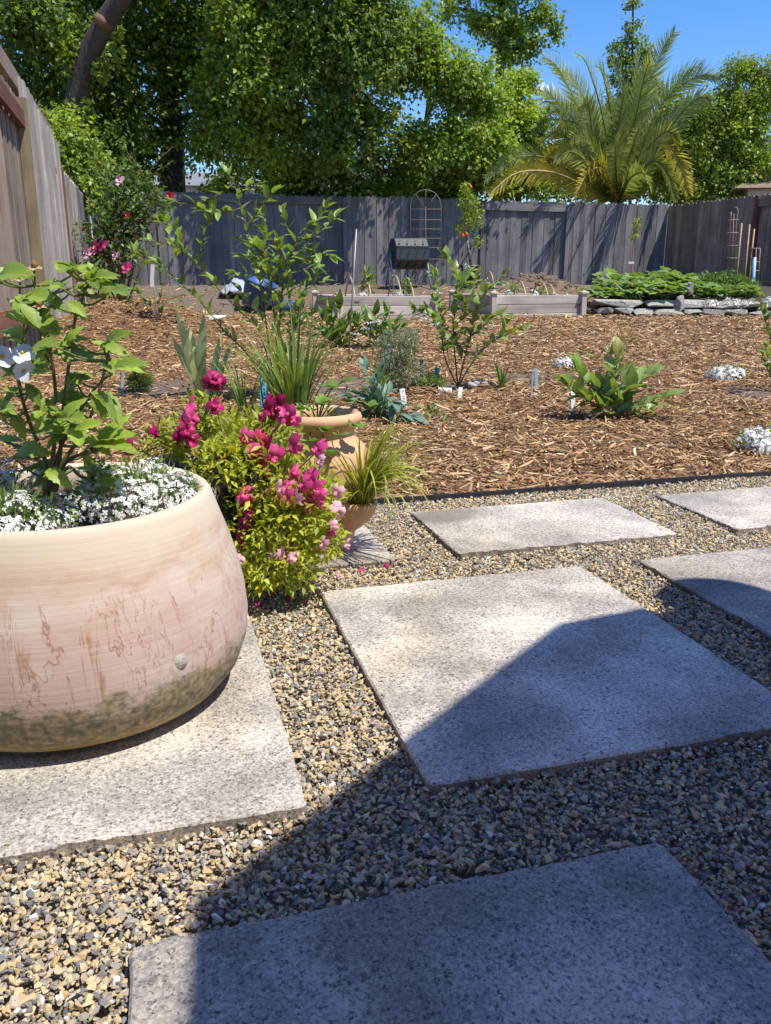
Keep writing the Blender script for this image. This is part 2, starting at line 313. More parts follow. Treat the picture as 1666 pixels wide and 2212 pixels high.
M['edging'] = mat('edging_steel', (.03, .032, .038), (.018, .02, .022), .5, 30, .2)
M['bark'] = mat('tree_bark', (.10, .08, .065), (.035, .028, .024), .95, 6, 1., .05, (2, 2, .5))
M['twig'] = mat('brown_twig', (.20, .115, .065), (.10, .06, .035), .8, 40)
M['stem'] = mat('green_stem', (.16, .20, .05), (.09, .11, .03), .6, 40)
M['redstem'] = mat('olive_stem', (.19, .15, .055), (.11, .08, .03), .6, 40)
M['steel'] = mat('galvanised_rod', (.34, .35, .36), (.22, .23, .24), .45, 30, .1, metal=.4)
M['rust'] = mat('rusty_wire', (.33, .25, .2), (.20, .14, .11), .7, 40)
M['white'] = mat('white_plastic_label', (.80, .80, .78), (.70, .70, .68), .5, 20, 0)
M['ink'] = mat('label_ink', (.03, .03, .04), None, .6, 20, 0)
M['cyan'] = mat('turquoise_plastic', (.03, .42, .60), (.02, .30, .45), .45, 20, 0)
M['bluegrey'] = mat('grey_green_marker', (.22, .32, .33), (.15, .22, .23), .5, 20, 0)
M['bucket'] = mat('blue_plastic', (.05, .12, .36), (.035, .09, .27), .45, 10, .1)
M['tarp'] = mat('pale_tarpaulin', (.42, .47, .58), (.28, .33, .45), .5, 9, .6, .03)
M['rubble'] = mat('broken_concrete', (.74, .70, .63), (.16, .15, .135), .95, 11, 1., .05, detail=12)
M['wall'] = mat('painted_wall', (.55, .56, .58), (.48, .49, .51), .8, 3, .05)
M['roof'] = mat('brown_shingles', (.26, .19, .14), (.15, .11, .085), .9, 8, .5, .03, (1, 1, 5))
M['roof2'] = mat('grey_shingles', (.24, .24, .25), (.16, .16, .17), .9, 8, .5, .03, (1, 1, 5))
M['canopy'] = leafmat('parasol_cloth', (.50, .17, .10), (.46, .15, .09), .8, .42, tint=(1.1, .8, .7))
M['gravel'] = rampmat('gravel_stones', [(0, (.15, .148, .145)), (.14, (.23, .22, .21)), (.28, (.36, .32, .26)), (.40, (.48, .39, .25)), (.55, (.60, .46, .255)), (.72, (.68, .54, .32)), (.82, (.54, .36, .15)), (.90, (.40, .36, .31)), (.965, (.56, .50, .39)), (1, (.85, .83, .79))], .7, 220, .3, .002)
M['chips'] = rampmat('wood_chips', [(0, (.11, .058, .028)), (.2, (.23, .125, .055)), (.45, (.39, .22, .098)), (.7, (.53, .325, .15)), (.88, (.64, .43, .215)), (.96, (.72, .55, .33)), (1, (.80, .68, .47))], .8, 120, .4, .003)
LG = lambda *a, **k: leafmat(*a, **k)
M['anemone'] = LG('anemone_leaf', (.27, .375, .055), (.15, .245, .04), .5, .38, veins=9)
M['blue1'] = LG('blueberry_leaf', (.25, .37, .075), (.16, .25, .06), .42, .38)
M['blue2'] = LG('low_blueberry_leaf', (.26, .37, .11), (.17, .26, .08), .38, .36, c3=(.26, .22, .03), veins=8)
M['grass'] = LG('daylily_blade', (.20, .30, .06), (.12, .19, .045), .45, .35)
M['sedge'] = LG('yellow_green_sedge', (.34, .38, .05), (.20, .25, .04), .45, .35)
M['iris'] = LG('iris_blade', (.48, .53, .23), (.37, .44, .19), .5, .25, tint=(1.1, 1.15, .7))
M['peony'] = LG('blue_green_leaf', (.17, .27, .20), (.11, .19, .14), .5, .25, tint=(1, 1.2, .7), veins=8)
M['snap'] = LG('snapdragon_leaf', (.44, .47, .06), (.27, .34, .048), .5, .4, c3=(.48, .40, .03))
M['dark'] = LG('dark_green_leaf', (.15, .25, .05), (.09, .16, .035), .45, .3)
M['straw'] = LG('strawberry_leaf', (.16, .28, .04), (.10, .19, .03), .5, .35, veins=8)
M['silver'] = LG('silver_leaf', (.28, .34, .25), (.20, .25, .18), .6, .25)
M['alyleaf'] = LG('alyssum_leaf', (.20, .30, .06), (.12, .20, .045), .5, .3)
M['rose'] = LG('rose_leaf', (.13, .21, .05), (.08, .14, .035), .45, .3, c3=(.25, .10, .03))
M['squash'] = LG('vegetable_leaf', (.22, .33, .085), (.12, .21, .055), .5, .35, veins=8)
M['tree_d'] = LG('dark_tree_leaf', (.165, .25, .05), (.09, .15, .034), .42, .5, c3=(.36, .33, .05))
M['tree_m'] = LG('green_tree_leaf', (.26, .37, .065), (.15, .235, .046), .4, .52, c3=(.40, .35, .05))
M['tree_y'] = LG('bright_tree_leaf', (.34, .43, .045), (.21, .30, .036), .4, .48)
M['vine'] = LG('vine_leaf', (.26, .34, .055), (.14, .21, .04), .45, .42)
M['palm'] = LG('palm_leaflet', (.31, .35, .11), (.18, .23, .07), .33, .32)
M['palmy'] = LG('yellowing_palm_leaflet', (.50, .42, .06), (.38, .31, .05), .4, .4)
M['conifer'] = LG('pale_leaflet', (.22, .31, .07), (.14, .21, .05), .5, .35)
def petal(name, c, c2, tr=.25): return leafmat(name, c, c2, .55, tr, tint=(1.2, .8, 1.))
M['magenta'] = petal('magenta_petal', (.40, .004, .11), (.27, .002, .07))
M['pink'] = petal('pink_petal', (.70, .08, .28), (.55, .04, .19))
M['palepink'] = petal('pale_pink_petal', (.84, .52, .58), (.74, .30, .42))
M['red'] = petal('red_petal', (.55, .02, .02), (.4, .01, .01))
M['petalw'] = leafmat('white_petal', (.86, .86, .85), (.80, .80, .80), .6, .2, tint=(1, 1, 1))
M['yellow'] = mat('yellow_centre', (.62, .46, .05), (.5, .33, .03), .7, 60, 0)
M['orange'] = mat('orange_blossom', (.70, .13, .02), (.55, .08, .02), .7, 60, 0)
M['seed'] = mat('dry_seed_head', (.30, .17, .05), (.20, .11, .03), .8, 90, .3)
M['berry'] = mat('pale_berry', (.42, .46, .40), (.33, .38, .30), .5, 60, 0)

# ------------------------------------------------------------------ mesh helpers
class MB:
    def __init__(s): s.v = []; s.f = []; s.mi = []; s.smooth = True
    def add(s, vs, fs, mi=0):
        o = len(s.v); s.v += [tuple(p) for p in vs]; s.f += [tuple(i + o for i in f) for f in fs]; s.mi += [mi] * len(fs)
    def box(s, c, d, rot=None, mi=0):
        c = Vector(c); pts = []
        for z in (-.5, .5):
            for (a, b) in ((-.5, -.5), (.5, -.5), (.5, .5), (-.5, .5)):
                p = Vector((a * d[0], b * d[1], z * d[2]))
                pts.append(c + (rot @ p if rot is not None else p))
        s.add(pts, [(3, 2, 1, 0), (4, 5, 6, 7), (0, 1, 5, 4), (1, 2, 6, 5), (2, 3, 7, 6), (3, 0, 4, 7)], mi)
    def tube(s, pts, rad, n=6, mi=0, cap=True):
        pts = [Vector(p) for p in pts]; k = len(pts)
        if not hasattr(rad, '__len__'): rad = [rad] * k
        t0 = (pts[1] - pts[0]).normalized(); nn = t0.orthogonal().normalized(); vs = []
        for i in range(k):
            t = (pts[min(i + 1, k - 1)] - pts[max(i - 1, 0)])
            t = t.normalized() if t.length > 1e-9 else t0
            nn = nn - t * nn.dot(t); nn = nn.normalized() if nn.length > 1e-6 else t.orthogonal().normalized(); bb = t.cross(nn)
            for j in range(n):
                a = 2 * PI * j / n; vs.append(pts[i] + (nn * math.cos(a) + bb * math.sin(a)) * rad[i])
        fs = [(i * n + j, i * n + (j + 1) % n, (i + 1) * n + (j + 1) % n, (i + 1) * n + j) for i in range(k - 1) for j in range(n)]
        if cap: fs += [tuple(range(n - 1, -1, -1)), tuple((k - 1) * n + j for j in range(n))]
        s.add(vs, fs, mi)
    def lathe(s, prof, n=48, c=(0, 0, 0), mi=0, closed_bottom=False, wob=0):
        vs = []; k = len(prof)
        for i, (r, z) in enumerate(prof):
            for j in range(n):
                a = 2 * PI * j / n; rr = r * (1 + wob * math.sin(a * 3 + z * 20) * .5)
                vs.append((c[0] + rr * math.cos(a), c[1] + rr * math.sin(a), c[2] + z))
        fs = [(i * n + j, i * n + (j + 1) % n, (i + 1) * n + (j + 1) % n, (i + 1) * n + j) for i in range(k - 1) for j in range(n)]
        if closed_bottom: fs.append(tuple(range(n - 1, -1, -1)))
        s.add(vs, fs, mi)
    def disc(s, r, z, n=32, c=(0, 0), mi=0, bumpy=0):
        vs = [(c[0], c[1], z + bumpy)]; rr = random.Random(3)
        for q in (.5, 1.):
            vs += [(c[0] + r * q * math.cos(2 * PI * j / n), c[1] + r * q * math.sin(2 * PI * j / n), z + (bumpy * (1 - q) + rr.uniform(-1, 1) * bumpy * .3)) for j in range(n)]
        fs = [(0, 1 + j, 1 + (j + 1) % n) for j in range(n)] + [(1 + j, 1 + n + j, 1 + n + (j + 1) % n, 1 + (j + 1) % n) for j in range(n)]
        s.add(vs, fs, mi)
    def blob(s, c, r, seed=0, mi=0, flat=1.0):
        bm = bmesh.new(); bmesh.ops.create_icosphere(bm, subdivisions=1, radius=1); q = random.Random(seed)
        vs = [(c[0] + v.co.x * r * q.uniform(.75, 1.15), c[1] + v.co.y * r * q.uniform(.75, 1.15), c[2] + v.co.z * r * flat * q.uniform(.75, 1.15)) for v in bm.verts]
        fs = [tuple(v.index for v in f.verts) for f in bm.faces]; bm.free(); s.add(vs, fs, mi)
    def mesh(s, name, mats, smooth=None):
        me = bpy.data.meshes.new(name); me.from_pydata(s.v, [], s.f)
        if not isinstance(mats, (list, tuple)): mats = [mats]
        for m in mats: me.materials.append(M[m] if isinstance(m, str) else m)
        if len(mats) > 1: me.polygons.foreach_set('material_index', s.mi)
        sm_ = s.smooth if smooth is None else smooth
        me.polygons.foreach_set('use_smooth', [sm_] * len(me.polygons)); me.update(); return me
    def build(s, name, mats, parent=None, loc=None, smooth=None):
        return obj(name, s.mesh(name, mats, smooth), parent, loc)
def obj(name, me, parent=None, loc=None):
    o = bpy.data.objects.new(name, me); COL.objects.link(o)
    if parent is not None: o.parent = parent
    if loc is not None: o.location = loc
    return o
def tag(o, label=None, cat=None, group=None, kind=None):
    if label: o['label'] = label
    if cat: o['category'] = cat
    if group: o['group'] = group
    if kind: o['kind'] = kind
    return o
def thing(name, loc, label, cat, group=None, rz=0):
    o = bpy.data.objects.new(name, None); COL.objects.link(o); o.empty_display_size = .05
    o.location = loc; o.rotation_euler = (0, 0, rz); return tag(o, label, cat, group)
def frame(d, up):
    y = Vector(d).normalized(); z = Vector(up); x = y.cross(z)
    if x.length < 1e-4: x = y.orthogonal()
    x.normalize(); z = x.cross(y); return Matrix((x, y, z)).transposed()
LEAF = {}
def leaf_mesh(kind, mt, var=0):
    """unit leaf along +Y, length 1; shared by all copies"""
    key = (kind, mt, var)
    if key in LEAF: return LEAF[key]
    q = random.Random(str(key)); vs = []; fs = []
    spec = dict(oval=(.42, 5, 0, .18, .10), lance=(.30, 5, 0, .16, .12), serr=(.60, 13, .09, .16, .22), round=(.85, 6, .05, .12, .12), blade=(.03, 9, 0, .2, .0), iris=(.11, 6, 0, .1, .0),
                small=(.36, 3, 0, .2, .1), strap=(.035, 8, 0, .2, 0), heart=(.95, 6, .07, .1, .14))[kind]
    w, ns, serr, fold, curl = spec
    curl *= q.uniform(.3, 1.6) * (1 if q.random() > .25 else -.6); tw = q.uniform(-.25, .25)
    for i in range(ns + 1):
        t = i / ns
        if kind in ('blade', 'strap'): pw = min(1, .55 + t * 2) * (1 - t ** 3)
        elif kind == 'iris': pw = (1 - .15 * t) * (1 - max(0, (t - .6) / .4) ** 2.2)
        elif kind == 'round': pw = math.sin(PI * min(1, t ** .75)) ** .55 if 0 < t < 1 else 0
        elif kind == 'heart': pw = math.sin(PI * t ** .62) ** .7 if 0 < t < 1 else 0
        else: pw = math.sin(PI * t ** .8) ** .9 if 0 < t < 1 else 0
        hw = w * .5 * max(pw, .02)
        base_hw = hw
        if serr and 0 < i < ns: hw *= 1 + serr * (1 if i % 2 else -1)
        z = -curl * t * t + .04 * math.sin(t * 5) * q.uniform(.5, 1); yy = t
        f = fold * hw * 2
        for sgn in (-1, -.55, 0, .55, 1):
            sw = serr * .28 if (abs(sgn) == 1 and serr and i % 2) else 0
            hw2 = hw if abs(sgn) == 1 else base_hw
            vs.append((sgn * hw2 + tw * t * t * .3, yy - sw * .3 - .06 * abs(sgn), z + f * (abs(sgn) * 1.5 - .5 * sgn * sgn) + sgn * tw * hw * t + (.035 * w * math.sin(i * 2.6) * abs(sgn) if serr else 0)))
    for i in range(ns):
        a = i * 5; fs += [(a + c_, a + c_ + 1, a + c_ + 6, a + c_ + 5) for c_ in range(4)]
    me = bpy.data.meshes.new('leaf'); me.from_pydata(vs, [], fs); me.materials.append(M[mt])
    me.polygons.foreach_set('use_smooth', [True] * len(me.polygons)); me.update(); LEAF[key] = me; return me
def put_leaf(parent, kind, mt, base, tip, up=(0, 0, 1), width=1.0, name='leaf', roll=None):
    base = Vector(base); d = Vector(tip) - base; L = d.length
    if L < 1e-5: return
    u = Vector(up) + Vector((random.uniform(-.35, .35), random.uniform(-.35, .35), 0))
    fm = frame(d, u)
    o = obj(name, leaf_mesh(kind, mt, random.randrange(5)), parent)
    mm = (fm @ Matrix.Diagonal((L * width, L, L))).to_4x4(); mm.translation = base - parent.location
    o.matrix_local = mm; return o
def scatter_mesh(name, tpl_v, tpl_f, cen, dirs, ups, L, Wd, mt, parent=None, loc=(0, 0, 0), kind='stuff'):
    """many small leaves as one mesh"""
    cen = np.asarray(cen, float) - np.asarray(loc, float); n = len(cen); k = len(tpl_v); tv = np.asarray(tpl_v, float)
    y = dirs / np.linalg.norm(dirs, axis=1, keepdims=True); x = np.cross(y, ups); x /= np.linalg.norm(x, axis=1, keepdims=True) + 1e-9; z = np.cross(x, y)
    L = np.broadcast_to(L, (n,)); Wd = np.broadcast_to(Wd, (n,))
    V = (cen[:, None] + x[:, None] * (tv[None, :, 0:1] * Wd[:, None, None]) + y[:, None] * (tv[None, :, 1:2] * L[:, None, None]) + z[:, None] * (tv[None, :, 2:3] * L[:, None, None])).reshape(-1, 3)
    fl = [len(f) for f in tpl_f]; flat = np.concatenate([np.array(f) for f in tpl_f])
    li = (flat[None] + (np.arange(n) * k)[:, None]).ravel(); tot = np.tile(fl, n); st = np.concatenate([[0], np.cumsum(tot)[:-1]])
    me = bpy.data.meshes.new(name); me.vertices.add(len(V)); me.vertices.foreach_set('co', V.ravel())
    me.loops.add(len(li)); me.loops.foreach_set('vertex_index', li.astype(np.int32)); me.polygons.add(len(tot))
    me.polygons.foreach_set('loop_start', st.astype(np.int32)); me.materials.append(M[mt]); me.update(calc_edges=True)
    o = obj(name, me, parent, None if parent is not None else loc)
    if kind: o['kind'] = kind
    return o
T_LEAF = ([(0, 0, 0), (-.5, .45, .08), (0, .5, 0), (.5, .45, .08), (0, 1, -.08)], [(0, 2, 1), (0, 3, 2), (1, 2, 4), (2, 3, 4)])
T_LOBE = ([(0, 0, 0), (-.55, .30, .1), (-.30, .62, .03), (0, 1, -.1), (.30, .62, .03), (.55, .30, .1)], [(0, 5, 4, 3), (0, 3, 2, 1)])
T_FLW = ([(0, 0, .06)] + [p for a in range(4) for p in ((.34 * math.cos(a * PI / 2 - .55), .34 * math.sin(a * PI / 2 - .55), .04), (.5 * math.cos(a * PI / 2), .5 * math.sin(a * PI / 2), -.02), (.34 * math.cos(a * PI / 2 + .55), .34 * math.sin(a * PI / 2 + .55), .04))],
         [(0, 1 + 3 * a, 2 + 3 * a, 3 + 3 * a) for a in range(4)])
def rdir(n, zb=0., zs=1.):
    d = rng.normal(size=(n, 3)); d[:, 2] = d[:, 2] * zs + zb; return d / np.linalg.norm(d, axis=1, keepdims=True)

# ------------------------------------------------------------------ ground, gravel, mulch, paving
PATCH = [(G(715, 835), .40), (G(350, 835), .36), (G(1120, 812), .22), (G(960, 835), .22), (G(430, 660), 1.1), (G(1640, 850), .22), (G(560, 640), 1.0)]
def soilness(x, y):
    s = np.zeros_like(np.asarray(x, float))
    for p, r in PATCH:
        d = np.hypot(np.asarray(x) - p.x, (np.asarray(y) - p.y) * (.9 if p.y > 8 else .75))
        s = np.maximum(s, 1 - sm((d - r * .55) / (r * .6)))
    _, v = uvof(np.asarray(x), np.asarray(y))
    return np.maximum(s, sm((v - 14.5) / 2.))
def make_ground():
    a = lambda lo, hi, st: list(np.arange(lo, hi, st))
    xs = [-300, -120, -60, -30, -18] + a(-13, 13.01, .16) + [18, 30, 60, 120, 300]
    ys = [-60, -20, -8, -3, 0, 1, 1.6] + a(2., 22.5, .12) + [24, 27, 32, 45, 80, 150, 300, 700]
    X, Y = np.meshgrid(xs, ys); Z = hz(X, Y) - .012
    Z += np.where(uvof(X, Y)[1] > VE + .15, .012 * np.sin(X * 7.3 + Y * 3.1) * np.sin(Y * 6.1 - X * 2.2), 0) * np.where(Y < 22, 1, 0)
    n, k = len(ys), len(xs)
    fs = [(j * k + i, j * k + i + 1, (j + 1) * k + i + 1, (j + 1) * k + i) for j in range(n - 1) for i in range(k - 1)]
    me = bpy.data.meshes.new('ground'); me.from_pydata(np.c_[X.ravel(), Y.ravel(), Z.ravel()].tolist(), [], fs)
    at = me.attributes.new('soil', 'FLOAT', 'POINT'); at.data.foreach_set('value', soilness(X, Y).ravel().astype(np.float32))
    me.materials.append(M['ground']); me.polygons.foreach_set('use_smooth', [True] * len(fs)); me.update()
    tag(obj('ground', me), kind='structure')
make_ground()
mb = MB(); q = [xy(-4, -3), xy(6, -3), xy(6, VE - .01), xy(-4, VE - .01)]
mb.add([(x, y, -.004) for x, y in q], [(0, 1, 2, 3)]); tag(mb.build('gravel_path', 'gravelbase'), kind='structure')

def lib(name, meshes):
    c = bpy.data.collections.new(name)
    for i, me in enumerate(meshes): c.objects.link(bpy.data.objects.new('%s_%d' % (name, i), me))
    return c
def instancer(name, pts, rot, scl, idx, coll, label, cat):
    me = bpy.data.meshes.new(name); me.from_pydata(np.asarray(pts).tolist(), [], [])
    me.attributes.new('rot', 'FLOAT_VECTOR', 'POINT').data.foreach_set('vector', np.asarray(rot, np.float32).ravel())
    me.attributes.new('scl', 'FLOAT_VECTOR', 'POINT').data.foreach_set('vector', np.asarray(scl, np.float32).ravel())
    me.attributes.new('idx', 'INT', 'POINT').data.foreach_set('value', np.asarray(idx, np.int32))
    o = obj(name, me); ng = bpy.data.node_groups.new(name, 'GeometryNodeTree')
    ng.interface.new_socket('Geometry', in_out='INPUT', socket_type='NodeSocketGeometry'); ng.interface.new_socket('Geometry', in_out='OUTPUT', socket_type='NodeSocketGeometry')
    n, l = ng.nodes, ng.links; gi = n.new('NodeGroupInput'); go = n.new('NodeGroupOutput'); ip = n.new('GeometryNodeInstanceOnPoints')
    ci = n.new('GeometryNodeCollectionInfo'); ci.inputs['Collection'].default_value = coll; ci.inputs['Separate Children'].default_value = True; ci.inputs['Reset Children'].default_value = True
    def na(nm, t): x = n.new('GeometryNodeInputNamedAttribute'); x.data_type = t; x.inputs['Name'].default_value = nm; return x.outputs['Attribute']
    er = n.new('FunctionNodeEulerToRotation'); l.new(na('rot', 'FLOAT_VECTOR'), er.inputs[0])
    l.new(gi.outputs[0], ip.inputs['Points']); l.new(ci.outputs[0], ip.inputs['Instance']); ip.inputs['Pick Instance'].default_value = True
    l.new(na('idx', 'INT'), ip.inputs['Instance Index']); l.new(er.outputs[0], ip.inputs['Rotation']); l.new(na('scl', 'FLOAT_VECTOR'), ip.inputs['Scale'])
    l.new(ip.outputs[0], go.inputs[0]); md = o.modifiers.new('stones', 'NODES'); md.node_group = ng
    return tag(o, label, cat, kind='stuff')
def pebble(seed):
    q = np.random.default_rng(seed); bm = bmesh.new()
    p = q.normal(size=(13, 3)); p /= np.linalg.norm(p, axis=1, keepdims=True); p *= q.uniform(.7, 1.05, (13, 1)) * np.array([.5, .4, .27])
    for a in p: bm.verts.new(a)
    r = bmesh.ops.convex_hull(bm, input=bm.verts); bmesh.ops.delete(bm, geom=[v for v in bm.verts if not v.link_faces], context='VERTS')
    me = bpy.data.meshes.new('pebble'); bm.to_mesh(me); bm.free(); me.materials.append(M['gravel']); return me
def chip(seed):
    q = np.random.default_rng(seed); vs = []; k = 4; b = q.uniform(-.12, .12); w0 = q.uniform(.75, 1.2)
    for i in range(k):
        t = i / (k - 1) - .5; w = .10 * w0 * (1 - 1.2 * t * t * q.uniform(.4, 1.5)); h = .035
        for (sx, sz) in ((-1, -1), (1, -1), (1, 1), (-1, 1)):
            vs.append((t + q.uniform(-.04, .04) * (i in (0, k - 1)), sx * w + b * (1 - 4 * t * t) + q.uniform(-.02, .02), sz * h + .1 * b * t + q.uniform(-.012, .012)))
    fs = [(3, 2, 1, 0), tuple(4 * (k - 1) + j for j in range(4))] + [(i * 4 + j, i * 4 + (j + 1) % 4, (i + 1) * 4 + (j + 1) % 4, (i + 1) * 4 + j) for i in range(k - 1) for j in range(4)]
    me = bpy.data.meshes.new('chip'); me.from_pydata(vs, [], fs); me.materials.append(M['chips']); return me

ZP = .026
SLABS = [  # u0 u1 v0 v1 tone label
    (-.495, .160, .952, 1.726, 1.06, 'pale concrete slab with the big round pot standing on it'),
    (.327, .980, .950, 1.726, 1.17, 'large concrete slab half in shadow with gravel on all sides'),
    (-.068, .571, .02, .764, .95, 'dark shaded concrete slab with one narrow sunlit strip at its corner'),
    (.722, 1.371, 1.893, 2.306, 1.2, 'sunlit concrete slab with a grey stain at one corner by the black edging'),
    (1.554, 2.205, 1.888, 2.285, 1.08, 'sunlit concrete slab along the black edging, next to the stained one'),
    (1.138, 1.790, .952, 1.726, .84, 'greyer concrete slab crossed by a round shadow'),
    (-.10, .556, 1.889, 2.306, 1.05, 'concrete slab under the strawberry jar with grass shadows on it')]
def slab(u0, u1, v0, v1, tone, label):
    w, d = u1 - u0, v1 - v0; bm = bmesh.new(); bmesh.ops.create_cube(bm, size=1)
    q = random.Random(label)
    for v in bm.verts: v.co = Vector((v.co.x * w, v.co.y * d, (v.co.z + .5) * (ZP + .035) - .035))
    bmesh.ops.bevel(bm, geom=[e for e in bm.edges if abs(e.verts[0].co.z - e.verts[1].co.z) > .01], offset=.016, segments=4, affect='EDGES', profile=.5)
    top = [e for e in bm.edges if min(e.verts[0].co.z, e.verts[1].co.z) > ZP - .001]
    bmesh.ops.subdivide_edges(bm, edges=[e for e in bm.edges if e.calc_length() > .2 and abs(e.verts[0].co.z - e.verts[1].co.z) < .001], cuts=40)
    for v in bm.verts:
        ex, ey = abs(v.co.x) > w / 2 - .001, abs(v.co.y) > d / 2 - .001; k = abs(q.gauss(0, .0012)) + (.004 if q.random() < .04 else 0)
        if ex: v.co.x -= math.copysign(k, v.co.x)
        if ey: v.co.y -= math.copysign(k, v.co.y)
    bmesh.ops.bevel(bm, geom=[e for e in bm.edges if min(e.verts[0].co.z, e.verts[1].co.z) > ZP - .001 and len(e.link_faces) == 2 and abs(e.link_faces[0].normal.z - e.link_faces[1].normal.z) > .5], offset=.003, segments=1, affect='EDGES')
    me = bpy.data.meshes.new('concrete_slab'); bm.to_mesh(me); bm.free(); me.materials.append(M['paver'])
    x, y = xy((u0 + u1) / 2, (v0 + v1) / 2); o = obj('concrete_slab', me, None, (x, y, 0)); o.rotation_euler = (0, 0, A); o['tone'] = tone; o['stain'] = .8 if 'stain at' in label else 0.
    tag(o, label, 'paving slab', 'concrete slabs set in the gravel')
for s_ in SLABS: slab(*s_)

def make_gravel():
    us = rng.uniform(-1.6, 3.2, 560000); vs = rng.uniform(-.1, VE - .008, 560000)
    X, Y = xy(us, vs); keep = (np.abs(X) < .62 * Y + .45) & (Y > .35)
    for (u0, u1, v0, v1, *_r) in SLABS: keep &= ~((us > u0 + .001) & (us < u1 - .001) & (vs > v0 + .001) & (vs < v1 - .001))
    k = np.where(keep)[0][:165000]; n = len(k); X, Y = X[k], Y[k]
    sc = rng.lognormal(math.log(.0088), .33, n); sc = np.clip(sc, .004, .018)
    z = rng.uniform(.003, .017, n) + .006 * np.sin(X * 9) * np.sin(Y * 8 + 1) * .4
    for (u0, u1, v0, v1, *_r) in SLABS:                 # a few stones kicked onto the slabs
        k2 = 16; e = rng.integers(0, 4, k2); a = rng.random(k2); d_ = np.abs(rng.normal(0, .035, k2)) + .004; w_, h_ = u1 - u0, v1 - v0
        uu = np.where(e == 0, u0 + d_, np.where(e == 1, u1 - d_, u0 + a * w_)); vv = np.where(e == 2, v0 + d_, np.where(e == 3, v1 - d_, v0 + a * h_)); x2, y2 = xy(uu, vv)
        X = np.r_[X, x2]; Y = np.r_[Y, y2]; z = np.r_[z, np.full(k2, ZP + .002)]; sc = np.r_[sc, rng.uniform(.004, .009, k2)]
    n = len(X); rot = np.c_[rng.normal(0, .45, n), rng.normal(0, .45, n), rng.uniform(0, 6.28, n)]
    instancer('gravel', np.c_[X, Y, z], rot, np.c_[sc * rng.uniform(.8, 1.3, n), sc, sc * rng.uniform(.8, 1.2, n)], rng.integers(0, 9, n), lib('pebbles', [pebble(i) for i in range(9)]),
               'tan and blue-grey angular gravel spread between the slabs', 'gravel')
make_gravel()
BEDS = []
def make_mulch():
    XX = []
    for (y0, y1, n, s) in ((2.2, 4.2, 26000, .030), (4.2, 7, 30000, .036), (7, 10, 26000, .046), (10, 14.5, 24000, .062), (14.5, 19, 7000, .07)):
        y = rng.uniform(y0, y1, n); x = rng.uniform(-.62, .60, n) * (y + .6); XX.append(np.c_[x, y, np.full(n, s)])
    D = np.concatenate(XX); x, y, s = D.T; u, v = uvof(x, y)
    so_ = soilness(x, y)
    k = (v > VE + .012) & (u > -1.0) & (rng.random(len(x)) > so_ * .8) & (v < 18)
    x, y, s, u, v = x[k], y[k], s[k], u[k], v[k]; n = len(x)
    L = np.clip(s * rng.lognormal(-.05, .58, n), .010, .16); L = np.minimum(L, np.where(v < VE + .03, .03, 1)); th = s / .03 * .8
    z = hz(x, y) + rng.uniform(-.006, .014, n) * np.minimum(th, 1.8) + .012 * np.sin(x * 7.3 + y * 3.1) * np.sin(y * 6.1 - x * 2.2)
    rot = np.c_[rng.normal(0, .5, n), rng.normal(0, .22, n), rng.uniform(0, 6.28, n)]
    wd = np.minimum(s * rng.uniform(.7, 1.7, n), L)
    instancer('wood_chip_mulch', np.c_[x, y, z], rot, np.c_[L, wd, s * rng.uniform(.7, 1.5, n)], rng.integers(0, 8, n), lib('chip_shapes', [chip(i) for i in range(8)]),
               'brown shredded wood chip mulch covering the planting bed', 'mulch')
make_mulch()
# stray larger pale flakes lying on the mulch
# black edging strip
mb = MB(); x0, y0 = xy(-1.0, VE); ep = [xy(u, VE + .003 * math.sin(u * 5)) for u in np.arange(-1.0, 4.2, .1)]
for i in range(len(ep) - 1):
    a, b = Vector((*ep[i], 0)), Vector((*ep[i + 1], 0)); m_ = (a + b) / 2
    mb.box((m_.x, m_.y, .001), ((b - a).length + .0005, .008, .06), Matrix.Rotation(math.atan2(b.y - a.y, b.x - a.x), 3, 'Z'))
tag(mb.build('edging_strip', 'edging', smooth=False), 'thin black edging strip holding the mulch back from the gravel', 'edging')

